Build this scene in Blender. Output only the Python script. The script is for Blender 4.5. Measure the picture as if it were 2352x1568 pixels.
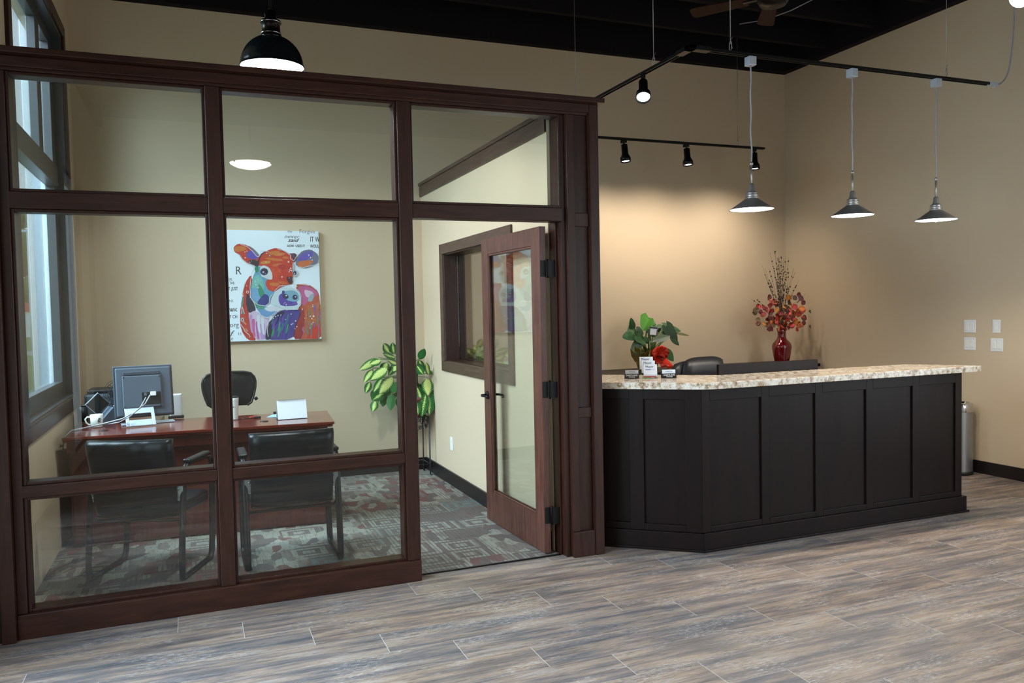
import bpy, math, random
from mathutils import Vector, Matrix, Euler
random.seed(7)
PI = math.pi
for o in list(bpy.data.objects):
    bpy.data.objects.remove(o)
SC = bpy.context.scene
COL = SC.collection

# ------------------------------------------------------------------ camera
cam_d = bpy.data.cameras.new('camera')
cam_d.sensor_fit = 'HORIZONTAL'
cam_d.sensor_width = 36.0
cam_d.lens = 1837.49 * 36.0 / 2352.0
cam_d.clip_start = 0.05
cam_d.clip_end = 400
cam = bpy.data.objects.new('camera', cam_d)
COL.objects.link(cam)
YAW, TILT, ROLL = 0.378891, 0.039623, -0.020697
fw = Vector((math.sin(YAW) * math.cos(TILT), math.cos(YAW) * math.cos(TILT), -math.sin(TILT)))
r0 = Vector((math.cos(YAW), -math.sin(YAW), 0))
u0 = r0.cross(fw)
rt = r0 * math.cos(ROLL) + u0 * math.sin(ROLL)
up = -r0 * math.sin(ROLL) + u0 * math.cos(ROLL)
cam.matrix_world = Matrix(((rt.x, up.x, -fw.x, 0), (rt.y, up.y, -fw.y, 0), (rt.z, up.z, -fw.z, 1.66), (0, 0, 0, 1)))
SC.camera = cam

# ------------------------------------------------------------------ view
SC.view_settings.view_transform = 'Standard'
SC.view_settings.look = 'None'
SC.view_settings.gamma = 1.0
SC.view_settings.use_curve_mapping = False
SC.view_settings.exposure = 0.62

# ------------------------------------------------------------------ world (overcast daylight)
W = bpy.data.worlds.new('sky')
SC.world = W
W.use_nodes = True
wn = W.node_tree
wn.nodes.clear()
w_out = wn.nodes.new('ShaderNodeOutputWorld')
w_bg = wn.nodes.new('ShaderNodeBackground')
w_tc = wn.nodes.new('ShaderNodeTexCoord')
w_sep = wn.nodes.new('ShaderNodeSeparateXYZ')
w_rmp = wn.nodes.new('ShaderNodeValToRGB')
w_rmp.color_ramp.elements[0].position = 0.45
w_rmp.color_ramp.elements[0].color = (0.80, 0.90, 0.93, 1)
w_rmp.color_ramp.elements[1].position = 0.9
w_rmp.color_ramp.elements[1].color = (0.50, 0.72, 0.95, 1)
w_map = wn.nodes.new('ShaderNodeMath')
w_map.operation = 'MULTIPLY_ADD'
w_map.inputs[1].default_value = 0.5
w_map.inputs[2].default_value = 0.5
wn.links.new(w_tc.outputs['Generated'], w_sep.inputs[0])
wn.links.new(w_sep.outputs['Z'], w_map.inputs[0])
wn.links.new(w_map.outputs[0], w_rmp.inputs[0])
wn.links.new(w_rmp.outputs[0], w_bg.inputs[0])
w_bg.inputs[1].default_value = 1.0
wn.links.new(w_bg.outputs[0], w_out.inputs[0])


def area(name, loc, direction, sx, sy, power, color, spread=PI):
    d = bpy.data.lights.new(name, 'AREA')
    d.shape = 'RECTANGLE'
    d.size, d.size_y, d.energy, d.color = sx, sy, power, color
    d.spread = spread
    o = bpy.data.objects.new(name, d)
    COL.objects.link(o)
    o.location = loc
    o.rotation_euler = Vector(direction).to_track_quat('-Z', 'Y').to_euler()
    return o


# daylight through the left lobby windows and the office window, plus two added fill lamps
DAY = (0.80, 0.90, 1.0)
area('daylight_left_far', (-1.20, 3.2, 1.75), (1, 0, -0.45), 2.0, 3.1, 78, (.66, .85, 1.0), 2.2)
area('daylight_left_near', (-1.20, -1.75, 1.75), (1, 0, -0.45), 2.9, 3.1, 15, DAY, 2.2)
area('fill_rear_right', (5.55, -3.70, 1.9), (-0.1, 1, -0.45), 2.5, 3.3, 16, (0.88, 0.94, 1.0), 2.2)  # fill lamp added behind the camera, not a known bright window
area('fill_right', (6.90, 0.2, 1.65), (-1, 0.1, -0.55), 5.5, 2.4, 55, (0.84, 0.92, 1.0), 2.2)  # unseen fill lamp added on the right to brighten the lobby
area('daylight_office', (-3.3, 5.9, 5.0), (1, 0.12, -0.75), 4.4, 3.4, 640, (0.68, 0.85, 1.0), 2.2)
# daylight gathered at the office window
pd = area('office_window_portal', (-1.12, 6.57, 2.5), (1, 0, 0), 2.2, 3.0, 1, DAY)
pd.data.cycles.is_portal = True


def spot(name, loc, target, power, color, deg=100, blend=0.6, r=0.03, parent=None):
    d = bpy.data.lights.new(name, 'SPOT')
    d.energy, d.color, d.spot_size, d.spot_blend, d.shadow_soft_size = power, color, math.radians(deg), blend, r
    o = bpy.data.objects.new(name, d)
    COL.objects.link(o)
    o.location = loc
    o.rotation_euler = (Vector(target) - Vector(loc)).to_track_quat('-Z', 'Y').to_euler()
    if parent:
        o.parent = parent
        o.location = Vector(loc) - parent.location
    return o


# ------------------------------------------------------------------ materials
def lin(c):
    c = c / 255.0
    return c / 12.92 if c <= 0.04045 else ((c + 0.055) / 1.055) ** 2.4


def rgb(r, g, b):
    return (lin(r), lin(g), lin(b), 1.0)


class NT:
    def __init__(s, name):
        s.m = bpy.data.materials.new(name)
        s.m.use_nodes = True
        s.t = s.m.node_tree
        s.t.nodes.clear()
        s.out = s.n('OutputMaterial')

    def n(s, kind, **kw):
        nd = s.t.nodes.new('ShaderNode' + kind)
        for k, v in kw.items():
            setattr(nd, k, v)
        return nd

    def l(s, a, b):
        s.t.links.new(a, b)

    def math(s, op, a, b=None, c=None, clamp=False):
        nd = s.n('Math', operation=op)
        nd.use_clamp = clamp
        for i, v in enumerate((a, b, c)):
            if v is None:
                continue
            if isinstance(v, (int, float)):
                nd.inputs[i].default_value = v
            else:
                s.l(v, nd.inputs[i])
        return nd.outputs[0]

    def mix(s, f, a, b, mode='MIX'):
        nd = s.n('Mix', data_type='RGBA', blend_type=mode)
        for sock, v in ((nd.inputs['Factor'], f), (nd.inputs[6], a), (nd.inputs[7], b)):
            if isinstance(v, (int, float)):
                sock.default_value = v
            elif isinstance(v, tuple):
                sock.default_value = v
            else:
                s.l(v, sock)
        return nd.outputs[2]

    def ramp(s, f, stops, interp='LINEAR'):
        nd = s.n('ValToRGB')
        cr = nd.color_ramp
        cr.interpolation = interp
        while len(cr.elements) < len(stops):
            cr.elements.new(0.5)
        for e, (p, c) in zip(cr.elements, stops):
            e.position = p
            e.color = c
        s.l(f, nd.inputs[0])
        return nd.outputs[0]

    def bsdf(s, col, rough=0.5, metal=0.0, spec=0.5, bump=None, bd=0.002, bs=0.3, **kw):
        b = s.n('BsdfPrincipled')
        if isinstance(col, tuple):
            b.inputs['Base Color'].default_value = col
        else:
            s.l(col, b.inputs['Base Color'])
        if isinstance(rough, (int, float)):
            b.inputs['Roughness'].default_value = rough
        else:
            s.l(rough, b.inputs['Roughness'])
        b.inputs['Metallic'].default_value = metal
        b.inputs['Specular IOR Level'].default_value = spec
        for k, v in kw.items():
            b.inputs[k.replace('_', ' ')].default_value = v
        if bump is not None:
            bp = s.n('Bump')
            bp.inputs['Strength'].default_value = bs
            bp.inputs['Distance'].default_value = bd
            s.l(bump, bp.inputs['Height'])
            s.l(bp.outputs[0], b.inputs['Normal'])
        s.l(b.outputs[0], s.out.inputs[0])
        return b

    def pos(s):
        return s.n('NewGeometry').outputs['Position']

    def obj(s):
        return s.n('TexCoord').outputs['Object']

    def noise(s, vec, scale, detail=3, rough=0.5, sc=None):
        if sc is not None:
            mp = s.n('Mapping')
            mp.inputs['Scale'].default_value = sc
            s.l(vec, mp.inputs[0])
            vec = mp.outputs[0]
        nd = s.n('TexNoise')
        nd.inputs['Scale'].default_value = scale
        nd.inputs['Detail'].default_value = detail
        nd.inputs['Roughness'].default_value = rough
        s.l(vec, nd.inputs['Vector'])
        return nd.outputs['Fac']


def plain(name, c, rough=0.5, metal=0.0, spec=0.5, var=0.06, scale=40, bump=0.0, **kw):
    t = NT(name)
    f = t.noise(t.obj(), scale, 3)
    a = tuple(x * (1 - var) for x in c[:3]) + (1,)
    b = tuple(min(1, x * (1 + var)) for x in c[:3]) + (1,)
    t.bsdf(t.mix(f, a, b), rough, metal, spec, bump=f if bump else None, bs=bump, **kw)
    return t.m


def wood(name, dark, light, rough=0.35, spec=0.5, sc=(3, 3, 0.35), scale=14, coat=0.0):
    t = NT(name)
    f = t.noise(t.pos(), scale, 5, 0.6, sc=sc)
    c = t.ramp(f, [(0.3, dark), (0.7, light)])
    t.bsdf(c, rough, 0, spec, bump=f, bs=0.05, Coat_Weight=coat, Coat_Roughness=0.25)
    return t.m


def emis(name, c, strength):
    t = NT(name)
    e = t.n('Emission')
    e.inputs[0].default_value = c
    e.inputs[1].default_value = strength
    t.l(e.outputs[0], t.out.inputs[0])
    return t.m


def glassm(name, tint=(0.95, 0.98, 0.97, 1), refl=1.0, ior=1.5):
    t = NT(name)
    fr = t.n('Fresnel')
    fr.inputs[0].default_value = ior
    tr = t.n('BsdfTransparent')
    tr.inputs[0].default_value = tint
    gl = t.n('BsdfGlossy')
    gl.inputs['Roughness'].default_value = 0.0
    gl.inputs[0].default_value = (refl, refl, refl, 1)
    mx = t.n('MixShader')
    gm = t.n('NewGeometry')
    # same reflectance on both faces of the thin pane
    t.l(t.math('ADD', t.math('MULTIPLY', gm.outputs['Backfacing'], 1.0 / ior - ior), ior), fr.inputs[0])
    t.l(fr.outputs[0], mx.inputs[0])
    t.l(tr.outputs[0], mx.inputs[1])
    t.l(gl.outputs[0], mx.inputs[2])
    t.l(mx.outputs[0], t.out.inputs[0])
    return t.m


def wall_paint():
    t = NT('tan_wall_paint')
    f = t.noise(t.pos(), 90, 4)
    f2 = t.noise(t.pos(), 1.2, 2)
    c = t.mix(f2, rgb(197, 178, 150), rgb(203, 184, 157))
    t.bsdf(c, 0.55, 0, 0.3, bump=f, bs=0.08, bd=0.001)
    return t.m


def floor_tile():
    t = NT('wood_look_plank_tile')
    sep = t.n('SeparateXYZ')
    t.l(t.pos(), sep.inputs[0])
    x, y = sep.outputs[0], sep.outputs[1]
    PW, PL, OFF = 0.236, 1.297, 0.3235
    yr = t.math('DIVIDE', t.math('SUBTRACT', y, 4.756), PW)
    row = t.math('FLOOR', yr)
    fy = t.math('FRACT', yr)
    xu = t.math('DIVIDE', t.math('ADD', t.math('MULTIPLY_ADD', t.math('ADD', row, 1.0), OFF, x), 0.13), PL)
    colm = t.math('FLOOR', xu)
    fx = t.math('FRACT', xu)
    # grout
    ey = t.math('MULTIPLY', t.math('MINIMUM', fy, t.math('SUBTRACT', 1.0, fy)), PW)
    ex = t.math('MULTIPLY', t.math('MINIMUM', fx, t.math('SUBTRACT', 1.0, fx)), PL)
    gy = t.math('LESS_THAN', ey, 0.0011)
    gx = t.math('LESS_THAN', ex, 0.0016)
    grout = t.math('MAXIMUM', t.math('MULTIPLY', gy, 0.45), gx)
    cmb = t.n('CombineXYZ')
    t.l(row, cmb.inputs[0])
    t.l(colm, cmb.inputs[1])
    wn_ = t.n('TexWhiteNoise', noise_dimensions='3D')
    t.l(cmb.outputs[0], wn_.inputs[0])
    rnd = wn_.outputs[0]
    sp = t.n('SeparateColor')
    t.l(wn_.outputs[1], sp.inputs[0])
    # per plank shifted coordinates
    c2 = t.n('CombineXYZ')
    t.l(t.math('MULTIPLY_ADD', rnd, 37.0, x), c2.inputs[0])
    t.l(t.math('MULTIPLY_ADD', sp.outputs[1], 19.0, y), c2.inputs[1])
    v = c2.outputs[0]
    broad = t.noise(v, 1.0, 5, 0.62, sc=(1.6, 15, 1))
    mid = t.noise(v, 1.0, 10, 0.78, sc=(4.5, 58, 1))
    fine = t.noise(v, 1.0, 8, 0.82, sc=(22, 210, 1))
    warp = t.noise(v, 1.0, 3, 0.5, sc=(2.2, 6, 1))
    line = t.noise(v, 1.0, 4, 0.6, sc=(1.1, 26, 1))
    col = t.ramp(t.math('ADD', t.math('MULTIPLY', broad, 0.62), t.math('MULTIPLY', mid, 0.38)),
                 [(0.40, rgb(62, 60, 64)), (0.46, rgb(96, 90, 90)), (0.50, rgb(124, 110, 102)), (0.54, rgb(152, 128, 106)), (0.60, rgb(160, 150, 142))])
    tint = t.ramp(rnd, [(0.0, rgb(92, 98, 104)), (0.3, rgb(134, 124, 118)), (0.65, rgb(122, 102, 88)), (1.0, rgb(166, 150, 134))])
    col = t.mix(0.33, col, tint)
    # dark grain lines along the board
    ln = t.math('SUBTRACT', 1.0, t.math('MULTIPLY', t.math('ABSOLUTE', t.math('SUBTRACT', line, 0.5)), 38.0), clamp=True)
    ln = t.math('MULTIPLY', ln, t.math('MULTIPLY', t.math('SUBTRACT', mid, 0.44), 8.0, clamp=True))
    col = t.mix(t.math('MULTIPLY', ln, 0.75), col, rgb(46, 42, 44))
    dk = t.math('MULTIPLY', t.math('SUBTRACT', mid, 0.55), 12.0, clamp=True)
    col = t.mix(t.math('MULTIPLY', dk, 0.55), col, rgb(62, 56, 56))
    # pale scraped flecks
    fl = t.math('MULTIPLY', t.math('SUBTRACT', fine, 0.53), 16.0, clamp=True)
    fl = t.math('MULTIPLY', fl, t.math('MULTIPLY', t.math('SUBTRACT', warp, 0.50), 9.0, clamp=True))
    col = t.mix(t.math('MULTIPLY', fl, 0.8), col, rgb(198, 194, 190))
    fd = t.math('MULTIPLY', t.math('SUBTRACT', 0.47, fine), 14.0, clamp=True)
    col = t.mix(t.math('MULTIPLY', fd, 0.45), col, rgb(64, 58, 58))
    col = t.mix(grout, col, rgb(176, 170, 164))
    rg = t.math('MULTIPLY_ADD', mid, 0.25, 0.30)
    t.bsdf(col, rg, 0, 0.5, bump=fine, bs=0.12, bd=0.0015)
    return t.m


def carpet_mat():
    t = NT('patchwork_carpet')
    p = t.pos()

    def cells(scale, sx, sy, rnd, off=0.0):
        mp = t.n('Mapping')
        mp.inputs['Scale'].default_value = (sx, sy, 1)
        mp.inputs['Location'].default_value = (off, off * 0.7, 0)
        t.l(p, mp.inputs[0])
        v = t.n('TexVoronoi', voronoi_dimensions='2D', distance='CHEBYCHEV')
        v.inputs['Scale'].default_value = scale
        v.inputs['Randomness'].default_value = rnd
        t.l(mp.outputs[0], v.inputs['Vector'])
        s_ = t.n('SeparateColor')
        t.l(v.outputs['Color'], s_.inputs[0])
        return v.outputs['Distance'], s_.outputs[0], s_.outputs[1]

    d1, r1, g1 = cells(3.0, 1.0, 1.25, 0.62)
    d2, r2, g2 = cells(9, 1.5, 0.8, 0.85, 3.1)
    d3, r3, g3 = cells(1.25, 1.0, 1.0, 0.3, 5.0)
    zone = t.ramp(r3, [(0.0, rgb(101, 89, 83)), (0.3, rgb(129, 127, 116)), (0.55, rgb(96, 87, 84)), (0.8, rgb(110, 99, 92))], 'CONSTANT')
    small = t.ramp(r2, [(0.0, rgb(90, 79, 75)), (0.28, rgb(144, 144, 132)), (0.5, rgb(120, 110, 101)), (0.7, rgb(153, 151, 137)), (0.86, rgb(110, 61, 60))], 'CONSTANT')
    big = t.ramp(r1, [(0.0, rgb(147, 147, 134)), (0.28, rgb(113, 56, 56)), (0.42, rgb(129, 130, 120)), (0.62, rgb(89, 110, 108)), (0.76, rgb(96, 84, 79))], 'CONSTANT')
    ring = t.math('GREATER_THAN', t.math('FRACT', t.math('MULTIPLY', d1, 4.2)), 0.52)
    c = t.mix(ring, big, zone)
    usesm = t.math('GREATER_THAN', g1, 0.48)
    c = t.mix(usesm, c, small)
    # striped tufting
    sep = t.n('SeparateXYZ')
    t.l(p, sep.inputs[0])
    st = t.math('GREATER_THAN', t.math('FRACT', t.math('MULTIPLY', sep.outputs[0], 34.0)), 0.62)
    st = t.math('MULTIPLY', st, t.math('GREATER_THAN', g3, 0.55))
    c = t.mix(t.math('MULTIPLY', st, 0.55), c, rgb(72, 68, 67))
    f = t.noise(p, 260, 4, 0.7)
    c = t.mix(0.35, c, t.mix(f, rgb(51, 48, 46), rgb(146, 139, 130)))
    f5 = t.noise(p, 1.0, 3, 0.6, sc=(60, 9, 1))
    c = t.mix(t.math('MULTIPLY', t.math('GREATER_THAN', f5, 0.56), 0.35), c, rgb(84, 73, 70))
    t.bsdf(c, 0.95, 0, 0.15, bump=f, bs=0.6, bd=0.004)
    return t.m


def granite_mat():
    t = NT('speckled_granite')
    p = t.pos()
    a = t.noise(p, 26, 6, 0.7)
    b = t.noise(p, 90, 5, 0.75)
    cc = t.noise(p, 7, 4, 0.6)
    c = t.ramp(a, [(0.30, rgb(96, 74, 56)), (0.42, rgb(172, 146, 116)), (0.52, rgb(222, 212, 196)), (0.70, rgb(240, 236, 226))])
    dk = t.math('MULTIPLY', t.math('SUBTRACT', 0.40, b), 14.0, clamp=True)
    c = t.mix(t.math('MULTIPLY', dk, 0.85), c, rgb(64, 54, 48))
    c = t.mix(t.math('MULTIPLY', t.math('SUBTRACT', cc, 0.52), 3.0, clamp=True), c, rgb(190, 150, 110))
    t.bsdf(c, 0.12, 0, 0.5, Coat_Weight=0.2, Coat_Roughness=0.05)
    return t.m


def leaf_variegated():
    t = NT('variegated_leaf')
    at = t.n('Attribute', attribute_name='leafuv')
    sep = t.n('SeparateXYZ')
    t.l(at.outputs['Vector'], sep.inputs[0])
    u, v, r = sep.outputs[0], sep.outputs[1], sep.outputs[2]
    av = t.math('ABSOLUTE', v)
    vein = t.math('SINE', t.math('MULTIPLY', t.math('SUBTRACT', u, t.math('MULTIPLY', av, 0.28)), 62.0))
    n = t.noise(at.outputs['Vector'], 6, 4, 0.7)
    edge = t.math('MULTIPLY_ADD', vein, 0.13, t.math('SUBTRACT', 0.52, av))
    edge = t.math('ADD', edge, t.math('MULTIPLY', t.math('SUBTRACT', n, 0.5), 0.7))
    edge = t.math('SUBTRACT', edge, t.math('MULTIPLY', t.math('SUBTRACT', r, 0.45), 0.9))
    edge = t.math('MULTIPLY', edge, t.math('MULTIPLY_ADD', u, -0.6, 1.25))
    f = t.math('MULTIPLY', edge, 3.4, clamp=True)
    c = t.ramp(f, [(0.0, rgb(34, 92, 40)), (0.45, rgb(78, 146, 58)), (1.0, rgb(214, 226, 138))])
    t.bsdf(c, 0.35, 0, 0.5, Subsurface_Weight=0.0)
    return t.m


def vcol_mat(name, rough=0.6, var=0.25, scale=30, spec=0.3, stretch=(1, 1, 1)):
    t = NT(name)
    at = t.n('Attribute', attribute_name='Col')
    n = t.noise(t.obj(), scale, 5, 0.7, sc=stretch)
    lo = t.mix(1.0, at.outputs['Color'], (1 - var, 1 - var, 1 - var, 1), 'MULTIPLY')
    hi = t.mix(var * 0.35, at.outputs['Color'], (1, 1, 1, 1))
    t.bsdf(t.mix(n, lo, hi), rough, 0, spec)
    return t.m


def steel(name, c, rough, brushed=(1, 1, 60)):
    t = NT(name)
    f = t.noise(t.obj(), 12, 3, 0.6, sc=brushed)
    t.bsdf(c, t.math('MULTIPLY_ADD', f, 0.2, rough), 0.8, 0.5)
    return t.m


M = {}
M['wall'] = wall_paint()
M['floor'] = floor_tile()
M['carpet'] = carpet_mat()
M['granite'] = granite_mat()
M['wood'] = wood('dark_mahogany', rgb(36, 18, 12), rgb(56, 30, 21), 0.38, 0.32)
M['woodx'] = wood('dark_mahogany_rail', rgb(36, 18, 12), rgb(58, 31, 22), 0.38, 0.32, sc=(0.35, 3, 3))
M['trimwood'] = wood('brown_trim', rgb(60, 42, 34), rgb(84, 62, 50), 0.42, 0.5, sc=(3, 0.35, 3))
M['doorwood'] = wood('door_mahogany', rgb(62, 34, 28), rgb(98, 60, 48), 0.34, 0.5)
M['espresso'] = wood('espresso_panel', rgb(15, 9, 8), rgb(26, 14, 12), 0.38, 0.18, scale=6)
M['base'] = plain('black_baseboard', rgb(26, 20, 20), 0.4)
M['desk'] = wood('cherry_desk', rgb(78, 26, 18), rgb(118, 46, 32), 0.16, 0.5, sc=(0.35, 3, 3), coat=0.5)
M['deskside'] = wood('cherry_desk_side', rgb(62, 22, 16), rgb(92, 36, 26), 0.3, 0.5)
M['ceil'] = plain('black_painted_deck', rgb(19, 17, 20), 0.9, spec=0.1)
M['joist'] = plain('black_joist', rgb(24, 20, 23), 0.85, spec=0.15)
M['glass'] = glassm('clear_glass')
M['winglass'] = glassm('window_glass', (0.93, 0.97, 0.97, 1))
M['winjamb'] = plain('grey_window_frame', rgb(70, 72, 74), 0.3, 0.2)
M['winframe'] = plain('dark_window_frame', rgb(48, 44, 44), 0.35)
M['blackm'] = plain('black_metal', rgb(11, 11, 12), 0.38, 0.0, 0.25)
M['bronze'] = plain('dark_bronze', rgb(30, 25, 22), 0.3, 0.7)
M['iron'] = plain('wrought_iron', rgb(24, 22, 22), 0.5)
M['leather'] = plain('black_leather', rgb(17, 20, 24), 0.36, 0, 0.35, 0.15, 60, 0.25)
M['leather2'] = plain('soft_black_leather', rgb(26, 25, 28), 0.42, 0, 0.5, 0.15, 60, 0.3)
M['blackp'] = plain('black_plastic', rgb(22, 23, 25), 0.45)
M['greyp'] = plain('grey_plastic', rgb(78, 88, 100), 0.45)
M['greyd'] = plain('dark_grey_plastic', rgb(52, 60, 70), 0.5)
M['silver'] = plain('silver_plastic', rgb(178, 186, 196), 0.35, 0.2)
M['white'] = plain('white_plastic', rgb(222, 224, 224), 0.45, var=0.02)
M['ceramic'] = plain('white_ceramic', rgb(232, 232, 224), 0.2, var=0.02)
M['paper'] = plain('white_paper', rgb(226, 230, 236), 0.7, var=0.02)
M['cord'] = plain('grey_cord', rgb(150, 152, 156), 0.5)
M['wire'] = plain('steel_wire', rgb(150, 148, 146), 0.4, 0.6)
M['nickel'] = steel('brushed_nickel', rgb(176, 172, 168), 0.30)
M['steel'] = steel('brushed_steel', rgb(150, 152, 152), 0.22, (1, 1, 0.3))
M['chrome'] = plain('chrome', rgb(205, 208, 210), 0.08, 1.0)
M['lampin'] = emis('lit_lamp_interior', (1.0, 0.97, 0.92, 1), 9.0)
M['bulb'] = emis('lit_bulb', (0.92, 0.96, 1.0, 1), 14.0)
M['bowl'] = emis('lit_frosted_bowl', (1.0, 0.95, 0.86, 1), 10.0)
M['globe'] = emis('lit_glass_globe', (1.0, 0.90, 0.84, 1), 2.2)
M['enamel'] = plain('black_enamel', rgb(24, 30, 33), 0.16, 0.2, 0.6)
M['varleaf'] = leaf_variegated()
M['vcol'] = vcol_mat('painted_canvas', 0.7, 0.22, 26, 0.08, stretch=(1, 1, 0.5))
M['ink'] = plain('black_ink', rgb(34, 38, 44), 0.6)
M['bluei'] = plain('blue_ink', rgb(70, 70, 170), 0.6)
M['canvas'] = plain('canvas_white', rgb(214, 226, 232), 0.6, var=0.02)
M['monleaf'] = vcol_mat('glossy_green_leaf', 0.36, 0.16, 18, 0.35)
M['stem'] = plain('green_stem', rgb(84, 112, 60), 0.5)
M['goldf'] = plain('gold_foil', rgb(206, 176, 92), 0.22, 0.85, 0.5, 0.25, 30, 0.6)
M['redsat'] = plain('red_ribbon', rgb(196, 42, 22), 0.3, 0.0, 0.5, 0.2, 12)
M['redglaze'] = plain('red_glaze', rgb(104, 10, 16), 0.1, 0.0, 0.6, Coat_Weight=0.6, Coat_Roughness=0.04)
M['autleaf'] = vcol_mat('autumn_leaf', 0.6, 0.25, 30)
M['twig'] = plain('brown_twig', rgb(104, 84, 58), 0.7)
M['berry'] = plain('dark_berry', rgb(44, 30, 26), 0.5)
M['acrylic'] = glassm('clear_acrylic', (0.93, 0.95, 0.97, 1))
M['blackcard'] = plain('black_card_holder', rgb(16, 16, 20), 0.3)
M['terra'] = plain('terracotta', rgb(120, 84, 66), 0.8)
M['soil'] = plain('soil', rgb(52, 40, 32), 0.95)
M['fanblade'] = wood('fan_blade', rgb(44, 26, 20), rgb(54, 33, 26), 0.6, 0.1)
M['grass'] = plain('lawn_grass', rgb(96, 124, 62), 0.95, var=0.3, scale=3)
M['road'] = plain('pale_road', rgb(176, 168, 158), 0.9)
M['treeleaf'] = plain('tree_leaves', rgb(92, 116, 66), 0.9, var=0.35, scale=6)
M['bark'] = plain('bark', rgb(96, 84, 70), 0.9)
M['extpost'] = plain('grey_exterior_cladding', rgb(150, 156, 162), 0.6)
M['extwhite'] = plain('white_exterior_trim', rgb(232, 238, 244), 0.5, var=0.02)
M['blue'] = plain('blue_paper', rgb(140, 178, 208), 0.6)
M['redp'] = plain('red_tag', rgb(200, 40, 30), 0.45)
M['gold'] = plain('brass_key', rgb(168, 140, 90), 0.35, 0.8)


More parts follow.
